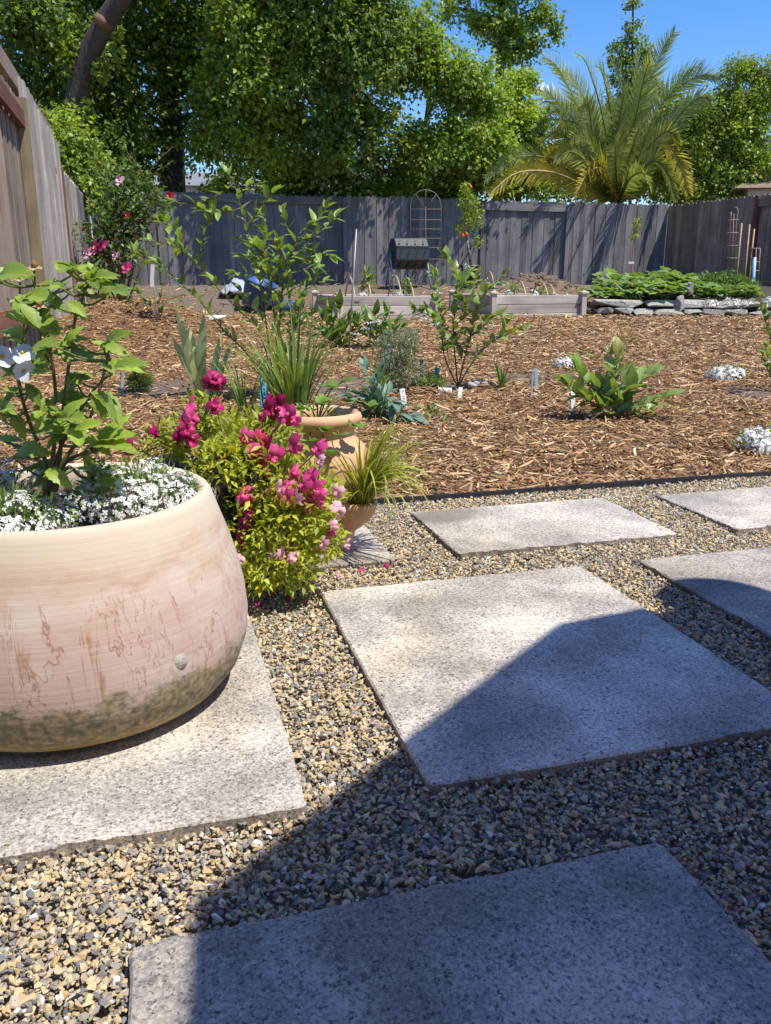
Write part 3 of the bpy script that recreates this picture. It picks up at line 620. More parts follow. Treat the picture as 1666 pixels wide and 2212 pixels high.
# ------------------------------------------------------------------ fences
def board_mesh(w, h, t, top='ear', mt='fence', seed=0):
    q = random.Random(seed); e = w * .24
    if top == 'ear': pr = [(-w / 2, 0), (w / 2, 0), (w / 2, h - e), (w / 2 - e, h), (-w / 2 + e, h), (-w / 2, h - e)]
    else: pr = [(-w / 2, 0), (w / 2, 0), (w / 2, h), (-w / 2, h)]
    k = len(pr); vs = [(x, -t / 2, z) for x, z in pr] + [(x, t / 2, z) for x, z in pr]
    fs = [tuple(range(k)), tuple(range(2 * k - 1, k - 1, -1))] + [(i, i + k, (i + 1) % k + k, (i + 1) % k) for i in range(k)]
    me = bpy.data.meshes.new('board'); me.from_pydata(vs, [], fs); me.materials.append(M[mt]); return me
def fence_run(root, p0, p1, ztop, off, mt, top='ear', w=.14, rails=None, posts=(), zb=None, seed=0):
    """boards from p0 to p1 (plan), shifted by off along the normal; ztop may be a pair"""
    q = random.Random(seed); p0 = Vector((*p0, 0)); p1 = Vector((*p1, 0)); d = p1 - p0; L = d.length; d.normalize(); nrm = Vector((d.y, -d.x, 0))
    ang = math.atan2(d.y, d.x); n = max(1, round(L / w)); w = L / n
    zt = ztop if hasattr(ztop, '__len__') else (ztop, ztop); var = {}
    for i in range(n):
        t = (i + .5) / n; c = p0 + d * (L * t) + nrm * (off + (.006 if i % 2 else -.006) + q.uniform(-.003, .003))
        g = (hzf(c.x, c.y) if zb is None else zb) - .04; zz = zt[0] + (zt[1] - zt[0]) * t + q.uniform(-.012, .012); h = round((zz - g) / .03) * .03
        key = (h, i % 2)
        if key not in var: var[key] = board_mesh(w + .012 - .008 * (i % 2), h, .018, top, mt, i)
        o = obj('board', var[key], root, c - root.location + Vector((0, 0, zz - h))); o.rotation_euler = (q.uniform(-.002, .002), q.uniform(-.002, .002), ang)
    for (z0, hh, oo, m2) in (rails or []):
        mb = MB(); c = (p0 + p1) / 2 + nrm * oo; c.z = z0
        mb.box((0, 0, 0), (hh, .04, L)); o = mb.build('rail', m2, root, c - root.location, False)
        o.rotation_euler = Matrix(((0, 0, 1), (0, 1, 0), (-1, 0, 0))).to_euler(); o.rotation_euler = (Matrix.Rotation(ang, 3, 'Z') @ Matrix(((0, 0, 1), (0, 1, 0), (-1, 0, 0)))).to_euler()
    for (t, oo, zt_, m2) in posts:
        c = p0 + d * (L * t) + nrm * oo; g = (hzf(c.x, c.y) if zb is None else zb) - .05
        mb = MB(); mb.box((0, 0, (zt_ - g) / 2), (.09, .09, zt_ - g)); o = mb.build('post', m2, root, c - root.location + Vector((0, 0, g)), False); o.rotation_euler = (0, 0, ang)
VF = 18.5; UL = -.95
def u_at(px, py, v):                                   # where the view ray of a pixel column meets the plane v
    d = ray(px, py); t = v / (-d.x * SA + d.y * CA); return uvof(d.x * t, d.y * t)[0]
uA, uB, uC, uD, uE = [u_at(p, 480, VF) for p in (345, 745, 1042, 1226, 1441)]
root = thing('wooden_fence', (*xy(2, VF), .6), 'long weathered back fence under the trees with dog-eared boards', 'fence', 'garden fences')
ZT = 2.40
fence_run(root, xy(UL, VF), xy(uA, VF), ZT - .02, .0, 'fence', seed=1)
fence_run(root, xy(uA, VF + .05), xy(uB, VF + .05), ZT + .05, .0, 'fence', rails=[(ZT - .07, .13, .05, 'fence')], posts=[(1.0, .05, ZT + .02, 'fence'), (0., .05, ZT, 'fence')], seed=2)
fence_run(root, xy(uB + .03, VF), xy(uC, VF), ZT + .06, .0, 'fence', seed=3)
fence_run(root, xy(uC, VF + .05), xy(uD, VF + .05), ZT + .05, .0, 'fence', rails=[(ZT - .09, .15, .05, 'fence')], posts=[(1.0, .06, ZT - .02, 'fence'), (0, .06, ZT - .02, 'fence')], seed=4)
fence_run(root, xy(uD + .03, VF), xy(uE, VF), ZT + .05, .0, 'fence', seed=5)
root = thing('wooden_fence', (*xy(uE, 16.5), .5), 'brown board fence behind the wire trellises and bamboo stakes', 'fence', 'garden fences')
fence_run(root, xy(uE + .02, VF), xy(uE + .02, 15.35), (ZT + .03, ZT), 0, 'fence_b', seed=6)
fence_run(root, xy(uE + .07, 15.35), xy(uE + .07, 13.0), (ZT, ZT), 0, 'fence_b', rails=[(ZT - .16, .17, .05, 'fence_b')], posts=[(0, .05, ZT - .03, 'redwood')], seed=7)
# left fence: near bay recessed behind a rail and post, then a bay of face boards, lower bays beyond
root = thing('wooden_fence', (*xy(UL, 9), .15), 'tall silvery board fence with a pale post beside the anemone', 'fence', 'garden fences')
fence_run(root, xy(UL - .06, 5.0), xy(UL - .06, 8.78), 2.30, 0, 'fence_b', 'flat', rails=[(2.08, .14, .06, 'redwood'), (.42, .16, .06, 'redwood')], seed=8)
fence_run(root, xy(UL, 8.72), xy(UL, 12.1), (2.46, 2.36), 0, 'fence_l', 'flat', posts=[(-.025, .0, 2.26, 'post')], seed=9)
mb = MB(); L_ = 7.2
mb.box((0, 0, 0), (.16, .05, L_)); o = mb.build('cap_rail', 'fence_b', root, Vector((*xy(UL - .09, 5.0 + L_ / 2), 2.50)) - root.location, False)
o.rotation_euler = (Matrix.Rotation(A + PI / 2, 3, 'Z') @ Matrix(((0, 0, 1), (0, 1, 0), (-1, 0, 0)))).to_euler()
root = thing('wooden_fence', (*xy(UL, 15), .3), 'lower grey fence bay beyond the dark red post, behind the rose bush', 'fence', 'garden fences')
fence_run(root, xy(UL - .06, 12.15), xy(UL - .06, 12.75), 2.0, 0, 'redwood', 'flat', posts=[(0.0, .05, 2.1, 'redwood')], seed=10)
fence_run(root, xy(UL, 12.8), xy(UL, 14.6), 2.12, 0, 'fence_l', seed=11)
fence_run(root, xy(UL - .03, 14.6), xy(UL - .03, VF), 2.2, 0, 'fence', seed=12)

# ------------------------------------------------------------------ parasol over the patio: its shadow falls across the slabs
HP = 2.25; k_ = HP / SUN.z; cxp, cyp = .99 + SUN.x * k_, .50 + SUN.y * k_
root = thing('patio_parasol', (cxp, cyp, 0), 'eight-sided rust-red patio parasol whose shadow lies across the slabs', 'parasol')
RP = 1.254; a0 = math.atan2(.80 - .50, -.23 - .99)
mb = MB(); n = 32; vs = [(0, 0, HP + .42)]
for ring in (.5, 1.):
    for j in range(n):
        k, t = divmod(j, 4); t /= 4; p0, p1 = [Vector((math.cos(a0 - q * PI / 4), math.sin(a0 - q * PI / 4), 0)) for q in (k, k + 1)]; p = p0.lerp(p1, t); p *= RP * ring * (1 + (.055 * math.sin(PI * t ** .7) if k == 1 else 0)); vs.append((p.x, p.y, HP + .42 * (1 - ring)))
mb.add(vs, [(0, 1 + j, 1 + (j + 1) % n) for j in range(n)] + [(1 + j, 1 + n + j, 1 + n + (j + 1) % n, 1 + (j + 1) % n) for j in range(n)])
mb.build('canopy', 'canopy', root, smooth=False)
for j in range(8):
    a = a0 - j * PI / 4; mb = MB(); mb.tube([(0, 0, HP + .39), (RP * .98 * math.cos(a), RP * .98 * math.sin(a), HP - .02)], .008); mb.build('rib', 'edging', root)
mb = MB(); mb.tube([(0, 0, 0), (0, 0, HP + .48)], .02, 10); mb.build('pole', 'edging', root)
mb = MB(); mb.lathe([(.28, 0), (.28, .05), (.05, .08), (.03, .3)], 24, closed_bottom=True); mb.build('base', 'black', root)
HL = HP - .28; kk = HL / SUN.z
root = thing('shadow_globe', (.735 + SUN.x * kk, 1.715 + SUN.y * kk, HL - .13), 'unseen round globe added at the parasol edge to cast a bump of shadow', 'shadow caster')  # unseen globe, added only for the round bump in the parasol shadow
mb = MB(); mb.lathe([(.02, 0)] + [(.125 * math.sin(PI * i / 12), .13 - .13 * math.cos(PI * i / 12)) for i in range(1, 12)] + [(.02, .26)], 24); mb.build('shade', 'canopy', root)
mb = MB(); rv = (Vector((.44, 1.70, 0)) * 0)
tv = Vector((math.cos(a0 - PI * 3 / 8), math.sin(a0 - PI * 3 / 8), 0)) * (RP * .9); end = Vector((cxp, cyp, HP + .03)) + tv - root.location
mb.tube([(0, 0, .26), (end.x, end.y, end.z)], .004); mb.build('cord', 'edging', root)

# ------------------------------------------------------------------ unseen house added behind the viewer to block blue sky and bounce warmth
root = thing('house', (0, -2.6, 0), 'unseen beige stucco wall with a glazed door, added to warm the patio shade', 'house', 'houses beyond the fences')
M['stucco'] = mat('beige_stucco', (.62, .52, .40), (.56, .46, .35), .9, 30, .3, .005)
mb = MB(); mb.box((0, -2.5, 1.5), (13, 5, 3.0)); mb.build('wall', 'stucco', root, smooth=False)
mb = MB(); mb.box((0, -2.4, 3.1), (13.8, 6, .18)); mb.build('roof', 'roof', root, smooth=False)
mb = MB(); mb.box((-1.2, .02, 1.05), (1.9, .08, 2.1)); d_ = mb.build('door', 'white', root, smooth=False)
for sx in (-.47, .47): mb = MB(); mb.box((-1.2 + sx, .065, 1.08), (.82, .02, 1.9)); mb.build('pane', 'black', d_, smooth=False)

# ------------------------------------------------------------------ plant helpers
BL = {}
def blade_mesh(mt, w, var, seg=9, fold=.25):
    """unit arching blade, starts along +Z, bends over towards +Y"""
    key = (mt, w, var)
    if key in BL: return BL[key]
    q = random.Random(str(key)); th = q.uniform(.02, .25); bend = (.15, .5, .9, 1.4, 2.0, 2.6)[var] * q.uniform(.85, 1.15); y = z = 0; vs = []
    for i in range(seg + 1):
        t = i / seg; a = th + bend * t ** 1.6
        if i: y += math.sin(a) / seg; z += math.cos(a) / seg
        hw = w * .5 * min(1, .6 + 2 * t) * (1 - t ** 2.5) + .0008; f = fold * hw
        nx, nz = -math.cos(a) * f, math.sin(a) * f
        vs += [(-hw, y - nx * 0 - math.cos(a) * f, z + math.sin(a) * f), (0, y, z), (hw, y - math.cos(a) * f, z + math.sin(a) * f)]
    fs = [f for i in range(seg) for f in ((i * 3, i * 3 + 1, i * 3 + 4, i * 3 + 3), (i * 3 + 1, i * 3 + 2, i * 3 + 5, i * 3 + 4))]
    me = bpy.data.meshes.new('blade'); me.from_pydata(vs, [], fs); me.materials.append(M[mt]); me.polygons.foreach_set('use_smooth', [True] * len(fs)); BL[key] = me; return me
def blades(root, n, L, w, mt, spread=.03, arcs=(1, 2, 3), yaw=None, name='blade', lean=.2):
    for i in range(n):
        a = random.uniform(0, 2 * PI) if yaw is None else random.gauss(*yaw)
        o = obj(name, blade_mesh(mt, w, random.choice(arcs)), root); r = spread * math.sqrt(random.random())
        o.location = (r * math.cos(a + random.uniform(-.6, .6)), r * math.sin(a + random.uniform(-.6, .6)), 0)
        o.rotation_euler = (random.uniform(-lean, lean), random.uniform(-lean, lean), a - PI / 2); s = L * random.uniform(.6, 1.1); o.scale = (s, s, s)
def spline(pts, k=6):
    pts = [Vector(p) for p in pts]
    if len(pts) < 3: return [pts[0].lerp(pts[-1], i / k) for i in range(k + 1)]
    out = []
    for i in range(len(pts) - 1):
        p0, p1, p2, p3 = pts[max(i - 1, 0)], pts[i], pts[i + 1], pts[min(i + 2, len(pts) - 1)]
        for j in range(k):
            t = j / k; out.append(.5 * ((2 * p1) + (p2 - p0) * t + (2 * p0 - 5 * p1 + 4 * p2 - p3) * t * t + (3 * p1 - p0 - 3 * p2 + p3) * t ** 3))
    return out + [pts[-1]]
def along(pts, step):
    """points and tangents every step metres"""
    acc = 0; out = []
    for a, b in zip(pts, pts[1:]):
        d = b - a; L = d.length
        if L < 1e-7: continue
        while acc < L: out.append((a + d * (acc / L), d / L)); acc += step
        acc -= L
    return out
def stem(root, pts, r0, r1, mt='twig', name='stem', n=6):
    mb = MB(); k = len(pts); mb.tube([p - root.location for p in pts], [r0 + (r1 - r0) * i / (k - 1) for i in range(k)], n); return mb.build(name, mt, root)
def leafy(root, pts, kind, mt, L, step, start=.3, width=1., ang=.9, budget=None, upb=.35):
    tot = sum((b - a).length for a, b in zip(pts, pts[1:])); phi = random.uniform(0, 6)
    for i, (p, t) in enumerate(along(pts, step)):
        if i * step < tot * start: continue
        phi += 2.4 + random.uniform(-.4, .4); x = t.orthogonal().normalized(); y = t.cross(x)
        side = x * math.cos(phi) + y * math.sin(phi)
        d = t * math.cos(ang) + side * math.sin(ang) + Vector((0, 0, upb * random.uniform(.2, 1))); d.normalize()
        s = L * random.uniform(.65, 1.15) * (.75 if i * step > tot * .9 else 1)
        put_leaf(root, kind, mt, p, p + d * s, width=width)
    for k in range(3):
        d = (pts[-1] - pts[-2]).normalized() + Vector((random.uniform(-.6, .6), random.uniform(-.6, .6), random.uniform(-.1, .5)))
        put_leaf(root, kind, mt, pts[-1], pts[-1] + d.normalized() * L * random.uniform(.7, 1.1), width=width)
def mass(root, name, mt, lobes, n, L, wr, tpl=T_LEAF, shell=.55, upz=.4, kind='stuff'):
    """small leaves filling ellipsoids (centre, radii) around world points"""
    vols = np.array([r[0] * r[1] * r[2] for c, r in lobes]) ** .75; vols /= vols.sum(); C = []; D = []
    for (c, r), f in zip(lobes, vols):
        k = max(6, int(n * f)); d = rdir(k); rad = (shell + (1 - shell) * rng.random(k)) ** .8
        C.append(np.array(c) + d * rad[:, None] * np.array(r)); D.append(d)
    C = np.concatenate(C); D = np.concatenate(D); k = len(C); dr = D * .7 + rdir(k) * .8; dr[:, 2] += upz * .5
    up = rdir(k) * .6 + np.array([0, 0, 1.]); s = L * rng.uniform(.6, 1.25, k)
    ll = tuple(root.location) if root is not None else (0, 0, 0)
    return scatter_mesh(name, tpl[0], tpl[1], C, dr, up, s, s * wr, mt, root, ll, kind)
def label_tag(px, py0, py1, mt='white', wpx=8, lab='', Y=None, writing=False, tilt=0, grp=None):
    g = G(px, py1) if Y is None else P(px, py1, Y); top = P(px + tilt, py0, g.y); top.y += .35 * (top.z - g.z); w = wpx * mpp(g)
    root = thing('plant_label', g, lab, 'plant label', grp); mb = MB(); d = top - g; h = d.length
    fm = frame(d, (.25, -1, .25)); mm = fm
    c = d * .5 - d.normalized() * .01; mb.box(c, (w, h + .02, .002), mm); mb.build('tag', mt, root, smooth=False)
    if writing:
        mb = MB(); q = random.Random(px); t = .3
        while t < .92:
            wd = q.uniform(.15, .6); cc = d * t + mm @ Vector((q.uniform(-.1, .1) * w, 0, .0016)); mb.box(cc, (w * wd, h * .022, .0008), mm); t += q.uniform(.05, .1)
        mb.build('writing', 'ink', root, smooth=False)
    return root

# ------------------------------------------------------------------ big terracotta bowl and what grows in it
pc = Vector((-.522, 1.300, ZP - .002))
root = thing('terracotta_pot', pc, 'big round weathered terracotta bowl with pink bands and moss', 'pot')
prof = [(.10, .003), (.17, 0), (.21, .006), (.245, .022), (.268, .05), (.282, .09), (.286, .13), (.282, .175), (.273, .22), (.260, .265), (.246, .305), (.236, .335), (.232, .343), (.226, .347), (.218, .346), (.212, .338), (.214, .30), (.235, .25)]
mb = MB(); mb.lathe(prof, 96, closed_bottom=True); mb.build('body', 'bigpot', root)
mb = MB(); mb.disc(.226, .292, 48, bumpy=.012); mb.build('soil', 'soil', root)
# pressed round stamp on the belly
sp_ = P(392, 1430, 1.06); d_ = ray(392, 1430)
for k in range(4000):
    p = Vector((0, 0, H)) + d_ * (.7 + k * .0002); rr = math.hypot(p.x - pc.x, p.y - pc.y); zz = p.z - pc.z
    rp = np.interp(zz, [z for r, z in prof[1:13]], [r for r, z in prof[1:13]])
    if rr < rp: break
e_ = .01; sl_ = (np.interp(zz + e_, [z for r, z in prof[1:13]], [r for r, z in prof[1:13]]) - np.interp(zz - e_, [z for r, z in prof[1:13]], [r for r, z in prof[1:13]])) / (2 * e_)
nr = Vector((p.x - pc.x, p.y - pc.y, 0)).normalized(); nr.z = -sl_; nr.normalize(); fm = frame(Vector((0, 0, 1)), nr)
mb = MB(); q = random.Random(4); vs = [Vector((0, 0, .0008))]
for j in range(20):
    a = 2 * PI * j / 20; r_ = .0115 * q.uniform(.88, 1.08); vs.append(Vector((r_ * math.cos(a), r_ * math.sin(a), .0006)))
for j in range(20):
    a = 2 * PI * j / 20; r_ = .0130 * q.uniform(.94, 1.05); vs.append(Vector((r_ * math.cos(a), r_ * math.sin(a), -.002)))
vs = [fm @ Vector((v.x, v.y, v.z)) + p - pc for v in vs]
M['stamp'] = mat('chalky_stamp', (.56, .52, .46), (.30, .28, .22), .9, 260, .8, .003)
mb.add(vs, [(0, 1 + j, 1 + (j + 1) % 20) for j in range(20)] + [(1 + j, 21 + j, 21 + (j + 1) % 20, 1 + (j + 1) % 20) for j in range(20)]); mb.build('stamp', M['stamp'], root)

def alyssum(c, r, h, lab, nf=420, fs=.0075, nl=500, ls=.016, grp='white alyssum clumps'):
    """dome of tiny four-petalled flowers over small leaves"""
    root = thing('white_alyssum', c, lab, 'alyssum', grp)
    nu = max(9, nf // 14); d = rdir(nu, .3); d[:, 2] = np.abs(d[:, 2]); d /= np.linalg.norm(d, axis=1, keepdims=True)
    lump = 1 + .12 * np.sin(d[:, 0] * 6 + 1) * np.sin(d[:, 1] * 7) + rng.normal(0, .09, nu); UC = d * np.array([r, r, h]) * lump[:, None]; UN = d * np.array([1, 1, 1.7]); UN /= np.linalg.norm(UN, axis=1, keepdims=True)
    k = rng.integers(0, nu, nf); ur = fs * 1.9; o2 = rng.normal(size=(nf, 3)) * ur * .75; al_ = (o2 * UN[k]).sum(1, keepdims=True); o2 = o2 - UN[k] * al_ * .75; o2 -= UN[k] * ((o2 ** 2).sum(1, keepdims=True) / (ur * 2.2))   # flat flower heads, each a little dome
    C = np.array(c) + UC[k] + o2; nrm = UN[k] + o2 / ur * .35 + rdir(nf) * .3
    dirs = np.cross(nrm, rdir(nf)); s = fs * 1.2 * rng.uniform(.75, 1.25, nf)
    scatter_mesh('blossoms', T_FLW[0], T_FLW[1], C, dirs, nrm, s, s, 'petalw', root, c)
    if fs < .012:
        kc = nf // 3; scatter_mesh('flower_eyes', [(-.10, -.10, .09), (.10, -.10, .09), (.10, .10, .09), (-.10, .10, .09)], [(0, 1, 2, 3)], C[:kc], dirs[:kc], nrm[:kc], s[:kc], s[:kc], 'alyleaf', root, c)
    d = rdir(nl, .2); d[:, 2] = np.abs(d[:, 2]) ; C = np.array(c) + d * np.array([r, r, h]) * (rng.uniform(.5, 1.02, nl))[:, None]
    scatter_mesh('foliage', T_LEAF[0], T_LEAF[1], C, d + rdir(nl) * .6 + np.array([0, 0, .3]), rdir(nl) + np.array([0, 0, .8]), ls * rng.uniform(.7, 1.3, nl), ls * .3, 'alyleaf', root, c)
    return root
zs = pc.z + .296
alyssum((-.412, 1.325, zs + .020), .108, .072, 'white alyssum mound spilling to the rim beside the magenta snapdragons', 1250, nl=700, grp='white alyssum in the bowl')
alyssum((-.575, 1.178, zs + .018), .106, .062, 'white alyssum mound at the front lip of the big bowl', 1200, nl=700, grp='white alyssum in the bowl')
alyssum((-.680, 1.330, zs + .012), .10, .095, 'shaded white alyssum mound under the anemone leaves', 700, nl=500, grp='white alyssum in the bowl')

ab = Vector((-.560, 1.300, zs))
root = thing('japanese_anemone', ab, 'leafy anemone with toothed leaves and white flowers rising from the bowl', 'anemone')
AL = """0,602,45,562 158,594,122,546 198,598,155,553 200,608,253,578 222,632,280,596 200,605,207,566 225,628,206,585 140,614,103,610 165,622,212,634 75,648,128,638
85,700,20,622 52,697,20,655 50,728,0,698 85,706,130,688 120,750,55,722 125,748,155,735 130,764,217,756 150,655,187,680 150,740,165,690 230,752,205,725 232,748,262,702 228,754,273,748
245,805,215,770 245,800,318,768 35,810,0,778 165,810,125,850 165,825,200,797 35,850,0,835 60,840,95,862 115,868,182,845 150,862,198,875 0,895,28,872 132,905,115,860 140,905,177,868 126,926,55,912 142,915,212,898
216,868,284,905 210,960,180,935 215,962,300,935 165,930,172,960 10,955,48,940 42,980,90,955 130,1022,40,988 105,1020,150,1038 212,1035,178,985 212,1038,275,1005 215,1040,268,1048 100,880,60,905 70,800,110,780 95,760,60,790 30,760,70,745 20,900,60,930"""
ends = []
for w in AL.split() + ['%.0f,%.0f,%.0f,%.0f' % (x + random.uniform(-14, 14), y + random.uniform(-16, 16), x + dx * .8, y + dy * .8 + random.uniform(-8, 14)) for x, y, dx, dy in [(lambda q: (q[0], q[1], q[2] - q[0], q[3] - q[1]))(list(map(float, w.split(',')))) for w in AL.split() * 2] if random.random() < .8]:
    bx, by, tx, ty = map(float, w.split(',')); Y = 1.30 + random.uniform(-.10, .10) + (.03 if bx > 180 else 0)
    b_ = P(bx, by, Y); t_ = P(tx, ty, Y + random.uniform(-.05, .03)); ends.append(b_)
    d_ = t_ - b_; put_leaf(root, 'serr', 'anemone', b_ - d_ * .06, b_ + d_ * random.uniform(.98, 1.12) - Vector((0, 0, .006)), up=(.15, -.6, 1), width=.76)
    if random.random() < .45:                           # the leaves come in threes
        rt = Matrix.Rotation(random.choice((-1, 1)) * random.uniform(.8, 1.3), 3, Vector((.1, -.6, .8))); put_leaf(root, 'serr', 'anemone', b_, b_ + rt @ d_ * random.uniform(.7, .95), up=(.1, -.6, 1), width=.74)
trunks = []
for (tops) in ([(110, 1010), (120, 930), (120, 850), (110, 760), (95, 690), (70, 600)], [(125, 1010), (135, 900), (150, 780), (165, 680), (195, 605)], [(130, 1012), (170, 950), (200, 890), (232, 780), (235, 752)], [(100, 1010), (70, 930), (45, 850), (40, 780), (50, 720)], [(140, 1015), (175, 1030), (212, 1038)], [(135, 1010), (180, 980), (213, 962)], [(118, 1000), (190, 860), (245, 803)]):
    pts = spline([ab + Vector((random.uniform(-.012, .012), random.uniform(-.012, .012), -.01))] + [P(x, y, 1.30 + random.uniform(-.02, .02)) for x, y in tops], 4)
    stem(root, pts, .0042, .0018, 'redstem'); trunks += pts
for e in ends:                                          # leaf stalks reach the nearest stem
    q = min(trunks, key=lambda p: (p - e).length + (.05 if p.z > e.z else 0))
    if (q - e).length > .004:
        md = (q + e) / 2 - Vector((0, 0, .006)); stem(root, spline([q, md, e], 3), .0022, .0014, 'stem', 'leaf_stalk', 5)
def open_flower(root, c, r, facing, np_=5, mt='petalw', eye='yellow', name='flower'):
    f = Vector(facing).normalized(); x = f.orthogonal().normalized(); y = f.cross(x); mb = MB()
    for k in range(np_):
        a = 2 * PI * k / np_ + random.uniform(-.15, .15); d = x * math.cos(a) + y * math.sin(a); s = f.cross(d)
        L = r * random.uniform(.9, 1.1); rows = []
        for i in range(5):
            t = i / 4; w = (.12, .36, .52, .5, .16)[i] * L; h = .12 * math.sin(t * 3) * L - .10 * L * t * t
            for sg in (-1, 0, 1): rows.append(d * (L * t) + s * (w * sg) + f * (h + .10 * L * abs(sg) * t) + (c - root.location))
        mb.add(rows, [q for i in range(4) for q in ((i * 3, i * 3 + 1, i * 3 + 4, i * 3 + 3), (i * 3 + 1, i * 3 + 2, i * 3 + 5, i * 3 + 4))], 0)
    mb.blob(c - root.location + f * r * .1, r * .2, k, 1); return mb.build(name, [mt, eye], root)
for (fx, fy, fac) in ((50, 764, (.1, -.8, .9)), (52, 802, (-.2, -1, .5)), (5, 505 + 265, (.3, -.7, .5))):
    c = P(fx, fy, 1.22); open_flower(root, c, .018, fac)
    q = min(trunks, key=lambda p: (p - c).length); stem(root, spline([q, (q + c) / 2 + Vector((0, 0, -.01)), c], 3), .0018, .0014, 'stem', 'flower_stalk', 5)
for (fx, fy) in ((74, 580), (43, 604), (85, 664)):
    c = P(fx, fy, 1.28); o = open_flower(root, c, .012, (0, -.2, 1), 6, 'hoop', 'seed', 'seed_head'); q = P(fx + 3, fy + 70, 1.29)
    mb = MB(); mb.blob((c - root.location) + Vector((0, 0, .006)), .0055, 2, flat=1.4); mb.build('cone', 'seed', root); qq = min(trunks, key=lambda p: (p - q).length)
    stem(root, spline([qq, q, c], 4), .0018, .0014, 'stem', 'flower_stalk', 5)
for (fx, fy) in ((26, 656), (101, 657)):
    c = P(fx, fy, 1.27); mb = MB(); mb.blob(c - root.location, .005, 5, flat=1.1); mb.build('bud', 'berry', root)
    qq = min(trunks, key=lambda p: (p - c).length); stem(root, spline([qq, c], 4), .0016, .0012, 'stem', 'flower_stalk', 5)

# ------------------------------------------------------------------ snapdragons in a dark blue pot behind the bowl
sc_ = Vector((-.395, 1.86, ZP - .002)); sc_.z = 0
root = thing('planter_pot', sc_, 'dark blue plastic pot half hidden behind the big bowl', 'pot')
mb = MB(); mb.lathe([(.09, 0), (.115, 0), (.125, .02), (.148, .27), (.158, .272), (.158, .30), (.148, .30), (.142, .26)], 48, closed_bottom=True); mb.build('body', 'bluepot', root)
mb = MB(); mb.disc(.143, .265, 32, bumpy=.01); mb.build('soil', 'soil', root)
sb = Vector((-.395, 1.86, .262))
root = thing('snapdragon_bush', sb, 'bushy yellow-green snapdragon with magenta and pink flowers sprawling over the gravel', 'snapdragon')
def L3(px, py, Y, rx, ry, rz): return (tuple(P(px, py, Y)), (rx, ry, rz))
lob = [L3(470, 960, 1.86, .10, .10, .07), L3(560, 960, 1.84, .10, .10, .08), L3(500, 1040, 1.80, .09, .09, .09), L3(590, 1050, 1.78, .11, .11, .09), L3(560, 1130, 1.74, .08, .09, .09), L3(640, 1120, 1.74, .10, .10, .09),
       L3(600, 1200, 1.70, .09, .09, .06), L3(560, 1240, 1.68, .05, .07, .045), L3(680, 1080, 1.80, .07, .09, .07), L3(690, 1165, 1.74, .06, .07, .045), L3(440, 900, 1.88, .05, .05, .05), L3(640, 1240, 1.69, .05, .05, .035), L3(470, 1000, 1.72, .06, .05, .05), L3(500, 990, 1.74, .06, .05, .05), L3(400, 945, 1.84, .07, .06, .05), L3(350, 960, 1.84, .05, .05, .04)]
mass(root, 'foliage', 'snap', lob, 6900, .0245, .38, T_LEAF, .45)
SF = """464,815,m 472,833,m 455,830,m 464,879,m 576,880,m 590,893,m 566,898,m 600,878,m 338,938,m 277,973,m 407,880,p 398,905,p 420,905,p 400,935,m 415,945,m 385,945,m 421,976,m 488,1001,m 565,962,r 573,975,r 529,949,p 572,1020,r 470,1066,m 524,1056,l 528,1072,p
526,1100,m 530,1120,m 522,1140,m 519,1172,m 526,1158,m 582,1202,l 522,1210,l 618,895,p 632,905,p 606,905,p 632,966,p 683,973,p 690,998,l 661,1030,p 675,1042,p 636,1023,p 604,1059,l 614,1077,p 625,1055,p 686,1062,p 693,1085,p 668,1092,p 643,1080,l 593,991,p 722,1138,l 715,1150,p 697,1178,l 748,1178,l 610,1200,l 630,1206,l 726,1066,l 737,1102,l 700,1070,l 545,975,p 652,1050,p 600,1070,p 560,1000,r"""
FL = {}
def floret_mesh(mt, var):
    key = (mt, var)
    if key in FL: return FL[key]
    q = random.Random(str(key)); mb = MB()
    def pet(a, L, w, out, cup):
        d = Vector((math.sin(a), 0, math.cos(a))); s = Vector((math.cos(a), 0, -math.sin(a))); f = Vector((0, 1, 0)); rows = []
        for i in range(4):
            t = i / 3; ww = (.35, .85, 1., .55)[i] * w
            for sg in (-1, 0, 1): rows.append(d * (L * t + .06) + s * (ww * sg) + f * (out * t * t + .10 * math.sin(t * 3) + cup * abs(sg) * -1 + q.uniform(-.03, .03)))
        mb.add(rows, [g for i in range(3) for g in ((i * 3, i * 3 + 1, i * 3 + 4, i * 3 + 3), (i * 3 + 1, i * 3 + 2, i * 3 + 5, i * 3 + 4))], 0)
    for a in (-.5, .5): pet(a + q.uniform(-.2, .2), .62, .27, -.30 + q.uniform(-.2, .25), .12)
    for a in (PI, PI - 1.0, PI + 1.0): pet(a + q.uniform(-.25, .25), .40 * q.uniform(.8, 1.15), .22, -.10 + q.uniform(-.25, .2), .10)
    mb.blob((0, .08, -.10), .22, var, 0, .9); mb.blob((0, .24, -.02), .05, var + 3, 1)
    mb.tube([(0, -.45, -.06), (0, -.1, -.02), (0, .08, 0)], [.07, .15, .2], 7, 0)
    me = mb.mesh('flower', [mt, 'yellow']); FL[key] = me; return me
CM = dict(m='magenta', p='pink', l='palepink', r='red'); M['redpet'] = petal('crimson_petal', (.50, .02, .10), (.36, .01, .06)); CM['r'] = 'redpet'
stk = {}
